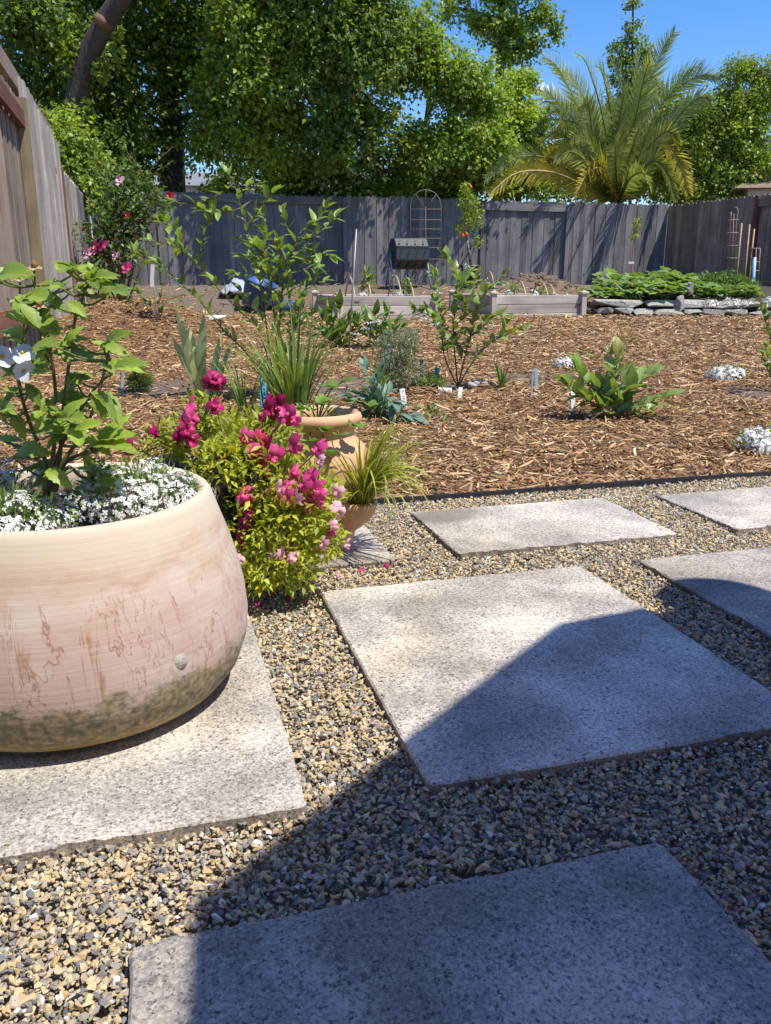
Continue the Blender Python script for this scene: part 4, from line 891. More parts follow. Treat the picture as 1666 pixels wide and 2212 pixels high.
for i, w in enumerate(SF.split()):
    x, y, c = w.split(','); x, y = float(x), float(y); Y = 1.62 + (1300 - y) / 500 * .20 - (.02 if x > 600 else 0) + random.uniform(-.02, .02)
    if x < 360: Y = 1.78
    p = P(x, y, Y); o = obj('flower', floret_mesh(CM[c], i % 4), root, p - sb); s = .036 * random.uniform(.75, 1.25) * (.75 if c == 'l' else 1); o.scale = (s, s, s)
    o.rotation_euler = (random.uniform(-.6, .7), random.uniform(-.7, .7), PI + random.uniform(-1.4, 1.4))
    tgt = Vector(min(lob, key=lambda l_: (Vector(l_[0]) - p).length)[0])
    pts = spline([tgt, (tgt + p) / 2 + Vector((0, .01, -.01)), p - Vector((0, -.012, .006))], 3); stem(root, pts, .0018, .0013, 'stem', 'flower_stalk', 5)
for l_ in lob: stem(root, spline([sb, (sb + Vector(l_[0])) / 2 + Vector((0, 0, .03)), Vector(l_[0])], 4), .004, .002, 'redstem')
# petals dropped on the gravel
for i, (x, y, c, w_) in enumerate(((560, 1322, 'pink', 'pink blossom fallen on gravel right beside the big bowl'), (620, 1313, 'magenta', 'magenta blossom fallen on gravel in front of the snapdragon bush'), (622, 1285, 'palepink', 'pale pink blossom fallen at the foot of the snapdragon bush'), (703, 1233, 'pink', 'pink blossom fallen by the front corner of the jar slab'), (780, 1250, 'pink', 'pink blossom fallen between the jar slab and the big slab'), (833, 1240, 'magenta', 'magenta blossom fallen on gravel near the stained slab'), (735, 1262, 'palepink', 'pale blossom fallen at the back edge of the half-shadowed slab'), (600, 1295, 'redpet', 'crimson blossom fallen under the lowest snapdragon leaves'))):
    g = G(x, y); o = obj('fallen_flower', floret_mesh(c, i % 4), None, (g.x, g.y, .020)); s = .021 * random.uniform(.8, 1.1); o.scale = (s, s, s * .8); o.rotation_euler = (random.uniform(.8, 1.9), random.uniform(-.5, .5), random.uniform(0, 6))
    tag(o, w_, 'flower', 'fallen blossoms on the gravel')

# ------------------------------------------------------------------ strawberry jar with pockets
sj = G(712, 1168); sj.z = ZP - .002; sj = Vector((-.175, 2.10, ZP - .002))
root = thing('strawberry_jar', sj, 'terracotta strawberry jar with a rolled rim and planted side pockets', 'pot')
pr = [(r_ * 1.03, z_ * 1.0) for r_, z_ in [(.05, .002), (.080, 0), (.086, .006), (.088, .02), (.100, .07), (.116, .13), (.128, .19), (.131, .225), (.127, .252), (.112, .275), (.098, .287), (.092, .300), (.094, .318), (.103, .324), (.110, .333), (.112, .343), (.108, .353), (.099, .357), (.090, .352), (.085, .33), (.086, .30)]]
mb = MB(); mb.lathe(pr, 64, closed_bottom=True); mb.build('body', 'terracotta', root)
mb = MB(); mb.disc(.088, .318, 32, bumpy=.008); mb.build('soil', 'soil', root)
def pocket(az, z, r, out):
    """half-cup bulging from the wall, open on top"""
    mb = MB(); n = 15; k = 6; vs = []; d = Vector((math.cos(az), math.sin(az), 0)); s = Vector((-d.y, d.x, 0)); R0 = np.interp(z - r * .4, [q_[1] for q_ in pr[1:9]], [q_[0] for q_ in pr[1:9]])
    for i in range(k + 1):
        t = i / k; zz = z - r * 1.5 * (1 - t); w = r * math.sin(PI / 2 * min(1, .18 + t)) ; o_ = out * math.sin(PI / 2 * t) ** .9
        if i == k: w *= 1.06; o_ *= 1.06
        for j in range(n):
            a = -PI / 2 + PI * j / (n - 1); vs.append(d * (R0 - .018 + (o_ + .018) * math.cos(a)) + s * (w * math.sin(a)) + Vector((0, 0, zz)))
    for ins in (.9, .86):
        zz = z + (.004 if ins == .9 else -.012)
        for j in range(n):
            a = -PI / 2 + PI * j / (n - 1); vs.append(d * (R0 - .018 + (out + .018) * ins * math.cos(a)) + s * (r * ins * math.sin(a)) + Vector((0, 0, zz)))
    K = k + 3; mb.add(vs, [(i * n + j, i * n + j + 1, (i + 1) * n + j + 1, (i + 1) * n + j) for i in range(K - 1) for j in range(n - 1)])
    o = mb.build('pocket', 'terracotta', root); o.modifiers.new('thick', 'SOLIDIFY').thickness = .004
    mb = MB(); q = [d * (R0 - .02 + (out + .02) * .9 * math.cos(-PI / 2 + PI * j / 10)) + s * (r * .9 * math.sin(-PI / 2 + PI * j / 10)) + Vector((0, 0, z - .008)) for j in range(11)]
    mb.add(q, [tuple(range(11))]); mb.build('pocket_soil', 'soil', root); return sj + d * (R0 + out * .4) + Vector((0, 0, z - .008))
azr = math.atan2(-.55, .83)
pk1 = pocket(azr, .135, .052, .062); pk2 = pocket(math.atan2(-.95, -.10), .245, .03, .03); pk3 = pocket(math.atan2(.25, .95), .235, .045, .05)
root = thing('spider_sedge', pk1, 'arching yellow-green grass cascading from a pocket of the strawberry jar', 'grass plant')
blades(root, 150, .26, .024, 'sedge', .022, (1, 2, 3, 4, 5, 5), yaw=(-.1, .8), lean=.3)
blades(root, 80, .21, .024, 'sedge', .022, (1, 2, 3, 4), lean=.35)
st_ = sj + Vector((0, 0, .322))
root = thing('strawberry_plant', st_, 'strawberry plant with toothed leaflets growing over the jar rim', 'strawberry plant')
for (x, y, Y) in ((720, 838, 2.1), (742, 825, 2.15), (690, 872, 2.05), (800, 880, 2.1), (758, 868, 2.15), (655, 885, 2.05), (700, 930, 2.0), (735, 942, 1.99), (775, 925, 2.0), (668, 955, 1.98), (705, 985, 1.96), (610, 905, 2.05)):
    c = P(x, y, Y); stem(root, spline([st_, (st_ + c) / 2 + Vector((0, 0, .03)), c], 4), .0022, .0015, 'stem', 'leaf_stalk', 5)
    ya = random.uniform(0, 6)
    for a in (-1.1, 0, 1.1):
        d = Vector((math.cos(ya + a), math.sin(ya + a) - .4, random.uniform(.1, .5))).normalized() * random.uniform(.028, .038)
        put_leaf(root, 'round', 'straw', c, c + d, width=.95)
rn = [P(707, 940, 2.0), P(715, 965, 1.97), P(728, 985, 1.96)]
mass(root, 'foliage', 'straw', [(tuple(st_ + Vector((0, 0, .02))), (.06, .06, .03))], 60, .022, .6)

# ------------------------------------------------------------------ plants in the mulch
# tall loose blueberry behind the jar
tb = G(592, 862); Yb = tb.y
root = thing('blueberry_bush', tb, 'tall loose blueberry bush with arching bare stems and leafy tips above the strawberry jar', 'blueberry bush', 'blueberry bushes')
def twigs(root, base, specs, Y, kind, mt, L, step, r0=.006, bk='twig', jit=.22, width=1., start=.35):
    for sp in specs:
        st, pl = sp[0], sp[1:]; yo = random.uniform(-jit, jit)
        pts = [base] if st == 0 else []
        for i, (x, y) in enumerate(pl): pts.append(P(x, y, Y + yo * (i + 1) / len(pl) + (0 if st == 0 else random.uniform(-.05, .05))))
        pts = spline(pts, 5); stem(root, pts, r0 if st == 0 else r0 * .5, r0 * .3, bk)
        leafy(root, pts, kind, mt, L, step, start if st == 0 else .1, width)
twigs(root, tb, [
    (0, (570, 820), (530, 760), (486, 717), (439, 659), (390, 612), (350, 575)), (0, (580, 780), (555, 710), (504, 659), (432, 580), (395, 545)),
    (0, (585, 780), (575, 700), (560, 600), (535, 500), (505, 395), (488, 372)), (0, (600, 760), (605, 680), (615, 590), (640, 520), (665, 490)),
    (0, (610, 780), (640, 700), (650, 640), (680, 600)), (0, (598, 760), (590, 660), (575, 560), (565, 470)),
    (1, (350, 575), (320, 560), (290, 545)), (1, (395, 545), (370, 530), (320, 520)), (1, (395, 545), (380, 500), (350, 480)), (1, (432, 580), (440, 520), (450, 480)), (1, (505, 395), (470, 425), (420, 440), (385, 440)), (1, (515, 420), (540, 400), (560, 400)),
    (1, (520, 450), (480, 460), (440, 455)), (1, (535, 500), (560, 450), (590, 420)), (1, (640, 520), (680, 510), (725, 470)), (1, (640, 525), (670, 540), (715, 555)), (1, (615, 590), (580, 560), (530, 555)), (1, (620, 570), (600, 530), (575, 505)),
    (1, (640, 520), (620, 490), (610, 460)), (1, (665, 490), (690, 470), (705, 450)), (1, (605, 640), (560, 600), (510, 590)), (1, (605, 620), (580, 590), (560, 575)), (1, (610, 610), (640, 585), (690, 580)), (1, (600, 600), (595, 560), (600, 530)), (1, (615, 590), (650, 560), (670, 560)), (1, (590, 620), (560, 570), (540, 560)), (1, (620, 560), (650, 545), (665, 530)), (1, (650, 640), (620, 600), (600, 570)), (1, (575, 560), (550, 530), (520, 520)), (1, (590, 660), (640, 620), (700, 610)), (1, (575, 700), (540, 660), (520, 630))],
    Yb, 'oval', 'blue1', .088, .030, .0065, jit=.3, width=1.0)
# second blueberry by the white label
bb = G(990, 838)
root = thing('blueberry_bush', bb, 'upright blueberry bush with brown stems beside grey pebbles', 'blueberry bush', 'blueberry bushes')
twigs(root, bb, [(0, (972, 800), (958, 760), (955, 700), (945, 640), (940, 600)), (0, (985, 790), (980, 720), (985, 640), (990, 600), (965, 560)), (0, (1000, 790), (1015, 730), (1030, 670), (1050, 630), (1085, 600)), (0, (1010, 800), (1040, 760), (1070, 735), (1120, 712)),
    (1, (955, 700), (925, 680), (895, 672)), (1, (985, 640), (1000, 615), (1015, 590)), (1, (1030, 670), (1020, 640), (1030, 600)), (1, (980, 720), (950, 720), (940, 690)), (1, (985, 700), (1010, 680), (1000, 650)), (1, (1015, 730), (990, 720), (970, 745)), (1, (1015, 730), (1040, 710), (1060, 690)), (1, (958, 760), (985, 745), (1000, 760)), (1, (1050, 690), (1075, 680), (1095, 690))],
    bb.y, 'oval', 'blue2', .092, .019, .0055, jit=.18, width=1.2, start=.33)
for (x, y) in ((930, 590), (925, 680), (1005, 575), (1050, 610), (955, 655), (1062, 700)):
    c = P(x, y, bb.y - .05); mb = MB()
    for k in range(7): mb.blob(c - bb + Vector((random.uniform(-.02, .02), random.uniform(-.02, .02), random.uniform(-.02, .02))), .007, k)
    mb.build('berries', 'berry', root)
for i, (x, y) in enumerate(((1015, 835), (1030, 832), (1045, 832), (1022, 838))):
    g = G(x, y); mb = MB(); mb.blob((0, 0, .012), .032, i + 5, flat=.55); o = mb.build('pebble', mat('grey_cobble_%d' % i, (.46, .45, .43), (.33, .32, .31), .8, 30), None, g); tag(o, 'smooth grey pebble at the foot of the upright blueberry', 'stone', 'pebbles under the blueberry')
# low blueberry with wide leaves
lb = G(1325, 902)
root = thing('blueberry_bush', lb, 'low broad-leaved blueberry bush with a white label, alone in the mulch', 'blueberry bush', 'blueberry bushes')
twigs(root, lb, [(0, (1300, 860), (1270, 830), (1245, 800)), (0, (1320, 850), (1330, 800), (1335, 770)), (0, (1345, 860), (1370, 835), (1400, 815)), (0, (1360, 880), (1400, 870), (1440, 858)), (0, (1300, 880), (1260, 860), (1225, 835)), (0, (1335, 880), (1345, 850), (1360, 830)), (0, (1310, 890), (1280, 875), (1262, 860)), (0, (1350, 890), (1380, 885), (1400, 885)), (0, (1330, 890), (1320, 860), (1300, 845))],
    lb.y, 'oval', 'blue2', .115, .024, .004, jit=.14, width=1.25, start=.12)
l2 = G(1330, 800)
root = thing('blueberry_bush', l2, 'thin sparse blueberry seedling between the alyssum and the low bush', 'blueberry bush', 'blueberry bushes')
twigs(root, l2, [(0, (1320, 770), (1315, 755), (1340, 735)), (0, (1290, 775), (1265, 765)), (0, (1345, 780), (1360, 790)), (0, (1330, 770), (1350, 745), (1365, 735))], l2.y, 'oval', 'blue2', .075, .04, .003, jit=.1)
# right-hand plant cut by the frame
rb = G(1690, 846)
root = thing('blueberry_bush', rb, 'yellowing blueberry bush at the dark soil hollow by the rubble-edged bed', 'blueberry bush', 'blueberry bushes')
twigs(root, rb, [(0, (1680, 800), (1668, 740), (1660, 690)), (0, (1690, 790), (1700, 720), (1690, 660)), (0, (1670, 820), (1655, 790), (1648, 770)), (1, (1668, 740), (1655, 700), (1650, 680)), (1, (1680, 790), (1660, 775), (1655, 750))], rb.y, 'oval', 'blue1', .075, .035, .005, jit=.1, start=.2)
# small blueberry on the mound with a white stake
sb_ = G(340, 690)
root = thing('blueberry_bush', sb_, 'small blueberry bush on the mulch mound beside a white-tagged stake', 'blueberry bush', 'blueberry bushes')
twigs(root, sb_, [(0, (320, 655), (300, 635)), (0, (350, 660), (370, 645), (385, 640)), (0, (345, 650), (350, 620), (345, 590)), (0, (330, 660), (310, 655), (285, 652)), (0, (360, 670), (385, 665))], sb_.y, 'oval', 'dark', .11, .07, .006, jit=.15, start=.2)

def clump(name, px, py, label, cat, n, Lpx, w, mt, spread, arcs, grp=None, **k):
    g = G(px, py); root = thing(name, g, label, cat, grp); blades(root, n, Lpx * mpp(g), w, mt, spread, arcs, **k); return root
clump('daylily', 640, 905, 'dense bright green daylily clump just behind the strawberry jar', 'daylily', 130, 235, .024, 'grass', .06, (0, 1, 1, 2, 3), lean=.22)
clump('daylily', 530, 895, 'thin sparse daylily shoots between the iris and the dense clump', 'daylily', 30, 150, .022, 'grass', .05, (0, 1, 2), lean=.25)
clump('daylily', 815, 880, 'narrow green grassy clump among the silvery lavender', 'daylily', 34, 110, .025, 'grass', .04, (0, 1, 2, 3), lean=.2)
r_ = G(612, 830); mbp = obj('blade', blade_mesh('grass', .03, 0), None)
bpy.data.objects.remove(mbp)
clump('yucca', 1085, 838, 'small spiky dark green yucca in the mulch', 'yucca', 22, 58, .07, 'dark', .012, (0, 0, 1), lean=.35)
g = G(435, 858); root = thing('iris', g, 'pale grey-green iris fan with sword leaves', 'iris')
for (bx, tx, ty, bw) in ((448, 358, 718, 1.), (440, 385, 660, 1.), (440, 430, 665, 1.1), (445, 412, 690, 1.), (455, 462, 745, .9), (460, 468, 705, .8), (465, 498, 725, .9), (435, 400, 740, .8), (458, 480, 760, .8)):
    b_ = P(bx, 856, g.y + random.uniform(-.03, .03)); b_.z = g.z; put_leaf(root, 'iris', 'iris', b_, P(tx, ty, g.y + random.uniform(-.12, .12)), up=(random.uniform(-.3, .3), -1, .1), width=1.15 * bw, name='blade')
# blue-green leafy perennial
g = G(815, 905); root = thing('peony', g, 'blue-green leafy perennial beside a white written label', 'perennial')
for (x, y) in ((790, 800), (815, 810), (840, 850), (850, 870), (780, 850), (810, 850), (770, 880), (830, 895), (860, 895), (800, 880), (745, 880), (760, 860), (870, 915), (890, 935)):
    e = P(x, y, g.y + random.uniform(-.12, .12)); e.z = max(e.z, g.z + .02); pts = spline([g, (g + e) / 2 + Vector((0, 0, .04)), e], 4); stem(root, pts, .0035, .002, 'stem'); leafy(root, pts, 'lance', 'peony', .10, .028, .2, 1.4)
root = thing('ground_runner', G(935, 895), 'creeping green runner spreading over the mulch near the label', 'ground cover plant'); g = root.location.copy()
for (x, y) in ((900, 890), (940, 880), (965, 912), (920, 905)):
    e = G(x, y) + Vector((0, 0, .02)); pts = spline([g, (g + e) / 2 + Vector((0, 0, .02)), e], 3); stem(root, pts, .002, .001, 'stem'); leafy(root, pts, 'oval', 'dark', .04, .025, .1)
# yarrow and lavender-grey plants
g = G(835, 845); root = thing('silver_lavender', g, 'feathery silver-green lavender with pale flower heads', 'lavender')
mass(root, 'foliage', 'silver', [L3(850, 760, g.y, .12, .12, .12), L3(870, 800, g.y, .13, .1, .09), L3(840, 820, g.y, .12, .1, .08), L3(885, 740, g.y, .07, .07, .09)], 2600, .045, .10, shell=.2)
for i in range(24):
    e = P(random.uniform(815, 905), random.uniform(700, 770), g.y + random.uniform(-.1, .1)); stem(root, spline([g, e], 4), .002, .0015, 'stem')
for i, (x, y) in enumerate(((790, 710), (800, 698), (818, 695), (845, 745), (872, 735), (770, 722), (835, 795), (920, 690), (940, 700))):
    c = P(x, y, g.y); k = 40; C = np.array(c) + rng.normal(size=(k, 3)) * np.array([.018, .018, .005])
    scatter_mesh('flower_head', T_FLW[0], T_FLW[1], C, rdir(k), rdir(k) * .3 + np.array([0, 0, 1]), .010, .010, 'petalw', root, g); stem(root, spline([g, (g + c) / 2, c], 3), .002, .0015, 'stem', 'flower_stalk')
def leafplant(name, px, py, label, cat, lobes, n, L, wr, mt, nst=7, grp=None):
    g = G(px, py); root = thing(name, g, label, cat, grp); lb_ = [L3(x, y, g.y + dy, rx, rx, rz) for (x, y, dy, rx, rz) in lobes]
    mass(root, 'foliage', mt, lb_, n, L, wr, shell=.3)
    for c, r in lb_: stem(root, spline([g, (g + Vector(c)) / 2 + Vector((0, 0, .02)), Vector(c)], 3), .005, .003, 'redstem')
    return root
def leafed(name, px, py, label, cat, tops, L, mt, kind='oval', grp=None, step=.05, width=1.):
    g = G(px, py); root = thing(name, g, label, cat, grp); twigs(root, g, [(0, ((px + x) / 2, (py + y) / 2), (x, y)) for (x, y) in tops], g.y, kind, mt, L, step, .005, 'stem', .15, width, .15)
leafed('pepper_plant', 730, 752, 'leafy green pepper plant in the mulch at the front corner of a raised bed', 'vegetable plant', [(700, 690), (715, 670), (735, 665), (755, 690), (770, 700), (690, 715), (745, 715), (715, 720), (765, 730)], .17, 'dark', 'lance', 'pepper plants in the mulch', .045, 1.3)
leafed('pepper_plant', 815, 752, 'leafy green pepper plant among the lavender heads before the raised bed', 'vegetable plant', [(790, 690), (810, 680), (835, 685), (855, 700), (800, 710), (840, 720), (865, 715), (785, 715)], .17, 'dark', 'lance', 'pepper plants in the mulch', .045, 1.3)
leafed('pepper_plant', 630, 720, 'dark leafy plant by the blue tub and the raised bed', 'vegetable plant', [(600, 660), (625, 640), (660, 640), (690, 655), (640, 670), (675, 680), (700, 690)], .13, 'dark', 'oval', 'pepper plants in the mulch', .045, 1.)
leafplant('sedum', 925, 838, 'low bright green sedum cushion with a blue tag in it', 'sedum', [(910, 824, 0, .055, .03), (930, 818, .03, .06, .035), (945, 826, 0, .05, .03)], 1100, .028, .16, 'blue2')
leafplant('lavender_seedling', 302, 842, 'small feathery green seedling on bare soil beyond the bowl', 'seedling', [(302, 828, 0, .07, .05), (302, 815, 0, .05, .05)], 700, .045, .1, 'dark')
for (x, y, rx, lab) in ((1225, 792, .125, 'white alyssum clump behind the low blueberry in the mulch'), (1572, 818, .15, 'white alyssum clump in open mulch near the dark soil hollow'), (1648, 968, .13, 'white alyssum clump nearest the black edging strip')):
    g = G(x, y); rx = rx * .95; alyssum((g.x, g.y, g.z), rx, rx * .66, lab, 620, .017, 200, .03, 'white alyssum in the mulch')

# labels, stakes and rods
label_tag(876, 842, 888, 'white', 11, 'white plant label with handwriting beside the blue-green perennial', writing=True, tilt=-7, grp='plant labels')
label_tag(993, 838, 860, 'white', 9, 'small white plant label under the upright blueberry', writing=False, tilt=3, grp='plant labels')
label_tag(1239, 848, 890, 'white', 9, 'white plant label with handwriting at the low blueberry', writing=True, tilt=2, grp='plant labels')
label_tag(962, 838, 846, 'white', 30, 'white plant label lying at the sedum', grp='plant labels')
label_tag(566, 812, 890, 'cyan', 7, 'turquoise plant stick in the sparse daylily', tilt=-5, grp='turquoise plant sticks')
label_tag(578, 830, 890, 'cyan', 6, 'second turquoise plant stick beside the sparse daylily', tilt=-6, grp='turquoise plant sticks')
label_tag(838, 742, 800, 'cyan', 9, 'turquoise plant stick among the lavender', tilt=2, grp='turquoise plant sticks')
label_tag(943, 796, 835, 'cyan', 10, 'turquoise plant tag in the sedum cushion', tilt=2, grp='turquoise plant sticks')
label_tag(912, 778, 830, 'bluegrey', 8, 'grey plant stick behind the sedum', tilt=-1, grp='grey plant sticks')
label_tag(1160, 797, 842, 'bluegrey', 7, 'grey-green plant stick in open mulch near the yucca', tilt=1, grp='grey plant sticks')
label_tag(1148, 800, 862, 'bluegrey', 3, 'thin leaning grey stick in front of the grey-green plant stick', tilt=8, grp='grey plant sticks')
label_tag(264, 806, 850, 'bluegrey', 5, 'pale blue plant stick beside the feathery seedling', tilt=-3, grp='grey plant sticks')
def rod(name, px0, py0, px1, py1, r, mt, label, cat, Y=None, grp=None):
    g = G(px0, py0) if Y is None else on(P(px0, py0, Y)); mb = MB(); t = P(px1, py1, g.y); mb.tube([(0, 0, -.05), t - g], r, 8); return tag(mb.build(name, mt, None, g), label, cat, grp)
rod('metal_rod', 752, 800, 770, 495, .006, 'steel', 'tall thin leaning metal rod in front of the raised bed', 'rod', Y=6.5)
g = G(341, 695); root = thing('tagged_stake', g, 'thin green stake with a white paper tag on the mulch mound', 'stake')
mb = MB(); tp = P(328, 575, g.y); mb.tube([(0, 0, -.05), tp - g], .007, 6); mb.build('stake', 'bluegrey', root)
mb = MB(); c = P(329, 596, g.y - .03) - g; mb.box(c, (.035, .006, .21), Matrix.Rotation(.12, 3, 'Y')); mb.build('tag', 'white', root, smooth=False)
g = G(463, 692); o = MB(); q = random.Random(5)
o.add([(q.uniform(-.02, .02) + .11 * math.cos(a) * q.uniform(.7, 1.2), .09 * math.sin(a), .02 + q.uniform(0, .05)) for a in np.arange(0, 6.28, .5)] + [(0, 0, .07)], [(i, (i + 1) % 13, 13) for i in range(13)])
o = o.build('paper_scrap', 'white', None, g + Vector((0, 0, -.02))); o.modifiers.new('thick', 'SOLIDIFY').thickness = .006; tag(o, 'crumpled white paper scrap on the mulch by the dark soil', 'paper')
# pale flakes and sticks on the mulch
for i, (x, y, s, w_) in enumerate(((968, 990, .03, 'near the sedge tips'), (1000, 1010, .028, 'near the edging behind the stained slab'), (1135, 975, .02, 'in bare mulch'), (1185, 905, .025, 'near the low blueberry label'), (1575, 920, .03, 'between two alyssum clumps'), (1360, 1045, .03, 'close to the edging strip'), (1135, 850, .03, 'beside the thin leaning stick'), (905, 1005, .02, 'under the sedge'), (1050, 945, .02, 'in front of the runner'))):
    g = G(x, y); mb = MB(); mb.blob((0, 0, 0), s * .5, i, flat=.14); o = mb.build('wood_flake', 'hoop', None, g + Vector((0, 0, .012))); o.rotation_euler = (.15, .1, i); tag(o, 'pale flat wood flake on the mulch ' + w_, 'wood flake', 'pale flakes on the mulch')

# ------------------------------------------------------------------ rose bush by the left fence
g = G(262, 668); g = on(P(262, 640, 12.6))
root = thing('rose_bush', g, 'tall rose bush with pink and red blooms in front of the fence corner', 'rose bush')
lob2 = [L3(x, y, 12.6 + dy, r, r, r * .9) for (x, y, dy, r) in ((260, 400, .1, .38), (290, 430, 0, .40), (250, 450, -.1, .42), (300, 470, 0, .38), (235, 500, -.2, .42), (270, 520, 0, .38), (205, 520, -.2, .32), (250, 560, -.2, .40), (215, 560, -.2, .3), (240, 610, 0, .35), (330, 420, .1, .25), (300, 385, .1, .25), (350, 450, 0, .2))]
mass(root, 'foliage', 'rose', lob2, 3000, .085, .62, T_LEAF, .05)
for i in range(16):                                    # stray shoots break the outline
    c = Vector(lob2[i % 13][0]) ; e = c + Vector((random.uniform(-.6, .6), random.uniform(-.4, .2), random.uniform(.2, .75))); pts = spline([c, (c + e) / 2 + Vector((0, 0, .08)), e], 4); stem(root, pts, .007, .004, 'redstem', 'shoot'); leafy(root, pts, 'oval', 'rose', .09, .06, .3)
for c, r in lob2: stem(root, spline([g, (g + Vector(c)) / 2 + Vector((random.uniform(-.1, .1), 0, .1)), Vector(c)], 4), .018, .006, 'redstem')
for (x, y, mt_, r) in ((210, 535, 'pink', .12), (190, 545, 'palepink', .12), (222, 530, 'pink', .1), (250, 552, 'palepink', .08), (273, 578, 'pink', .11), (367, 424, 'red', .08), (275, 465, 'red', .05), (175, 612, 'palepink', .07), (258, 390, 'palepink', .09)):
    c = P(x, y, 12.1); mb = MB()
    for k in range(9):
        a = k * 2.4; rr = r * (.25 + .75 * (k / 9)); d = Vector((math.cos(a), -.9 + .1 * k, math.sin(a))).normalized(); fm = frame(d, (0, -1, .4))
        pts = [fm @ Vector((u_ * .55, v_, .18 * (u_ * u_ + v_ * v_))) * rr for (u_, v_) in ((-.2, 0), (.2, 0), (.8, .6), (.5, 1.), (-.5, 1.), (-.8, .6))]; mb.add([p + c - g for p in pts], [(0, 1, 2, 3, 4, 5)])
    mb.build('rose', mt_, root); stem(root, spline([c, Vector(min(lob2, key=lambda l_: (Vector(l_[0]) - c).length)[0])], 3), .006, .006, 'redstem', 'flower_stalk')

# ------------------------------------------------------------------ raised beds
def board_box(root, c, dims, mt='bedwood', name='board', axis='x'):
    """long board whose grain runs along its length (local Z)"""
    L, t, h = dims; mb = MB(); mb.box((0, 0, 0), (h, t, L)); o = mb.build(name, mt, root, c, False)
    b = o.modifiers.new('edge', 'BEVEL'); b.width = .006; b.segments = 1
    base = Matrix(((0, 0, 1), (0, 1, 0), (-1, 0, 0)))
    o.rotation_euler = (base if axis == 'x' else Matrix.Rotation(PI / 2, 3, 'Z') @ base).to_euler(); return o
BH = .135
def raised_bed(px, py, Y, w, d, nb, label):
    c0 = on(P(px, py, Y)); root = thing('raised_bed', c0 - Vector((0, 0, .075)), label, 'raised bed', 'wooden raised beds', A); z0 = -.02
    for k in range(nb):
        z = z0 + BH * (k + .5); jx = random.uniform(-.003, .003)
        board_box(root, (w / 2, .02 + jx, z), (w, .038, BH - .004)); board_box(root, (w / 2, d - .02, z), (w, .038, BH - .004))
        board_box(root, (.021, d / 2, z), (d - .09, .036, BH - .004), axis='y'); board_box(root, (w - .021, d / 2, z), (d - .09, .036, BH - .004), axis='y')
    ht = z0 + BH * nb
    for (x, y) in ((-.03, -.025), (w + .03, -.025), (-.03, d + .025), (w + .03, d + .025)):
        mb = MB(); mb.box((0, 0, (ht + .05) / 2 - .03), (.075, .075, ht + .05)); mb.build('corner_post', 'bedwood', root, (x, y, 0), False)
        mb = MB(); mb.box((0, 0, 0), (.115, .115, .022)); mb.add([(-.055, -.055, .011), (.055, -.055, .011), (.055, .055, .011), (-.055, .055, .011), (0, 0, .035)], [(0, 1, 4), (1, 2, 4), (2, 3, 4), (3, 0, 4)]); mb.build('post_cap', 'bedwood', root, (x, y, ht + .032), False)
    mb = MB(); mb.add([(.04, .04, ht - .07), (w - .04, .04, ht - .07), (w - .04, d - .04, ht - .07), (.04, d - .04, ht - .07)], [(0, 1, 2, 3)]); mb.build('soil', 'soil', root)
    def tow(x, y, z): v = Matrix.Rotation(A, 3, 'Z') @ Vector((x, y, 0)); return root.location + v + Vector((0, 0, z))
    return root, tow, ht
def hoop(a, b, h, lab, grp, r=.011):
    root_o = a.copy(); mb = MB(); d = b - a; pts = [Vector((d.x * t, d.y * t, d.z * t + h * math.sin(PI * t) ** .8)) for t in np.linspace(0, 1, 17)]
    pts = [pts[0] - Vector((0, 0, .06))] + pts + [pts[-1] - Vector((0, 0, .06))]; mb.tube(pts, r, 6); tag(mb.build('bent_hoop', 'hoop', None, root_o), lab, 'hoop', grp)
bedL, twL, hL = raised_bed(738, 690, 11.95, 1.38, 1.75, 3, 'silvery wooden raised bed with bent hoops below the tall metal rod')
bedR, twR, hR = raised_bed(1068, 686, 12.7, 1.42, 1.75, 3, 'silvery wooden raised bed with white alyssum next to the rubble-edged bed')
for (x, y0, y1, h, w_) in ((.25, .2, 1.5, .34, 'first hoop from the rod'), (.5, .25, 1.5, .36, 'second hoop from the rod'), (.95, .2, 1.5, .36, 'third hoop from the rod'), (1.15, .25, 1.5, .33, 'hoop farthest from the rod')): hoop(twL(x, y0, hL - .08), twL(x + .15, y1, hL - .08), h, 'bent lath hoop in the bed below the metal rod, ' + w_, 'hoops in the bed below the rod')
for (x, y0, y1, h, w_) in ((.1, .2, 1.5, .42, 'tallest one'), (.65, .3, 1.5, .28, 'between the two middle tufts'), (1.0, .25, 1.5, .28, 'second from the vegetables'), (1.2, .4, 1.6, .24, 'nearest the vegetables')): hoop(twR(x, y0, hR - .08), twR(x + .3, y1, hR - .08), h, 'bent lath hoop in the alyssum bed, ' + w_, 'hoops in the alyssum bed')
for (tw, h_, x, y, lab) in ((twR, hR, .28, .15, 'white alyssum tuft behind the front board of the alyssum bed, by its left post'), (twR, hR, .72, .18, 'white alyssum tuft at the middle of the alyssum bed'), (twR, hR, 1.02, .16, 'white alyssum tuft at the hoop foot in the alyssum bed'), (twR, hR, 1.27, .16, 'white alyssum tuft by the capped post of the alyssum bed'), (twL, hL, .35, .14, 'white alyssum tuft by the hoops in the bed below the metal rod'), (twL, hL, .85, .14, 'white alyssum tuft further along the bed below the metal rod')):
    c = tw(x, y, h_ - .075); alyssum((c.x, c.y, c.z), .12, .12, lab, 110, .03, 80, .04, 'white alyssum in the raised beds')
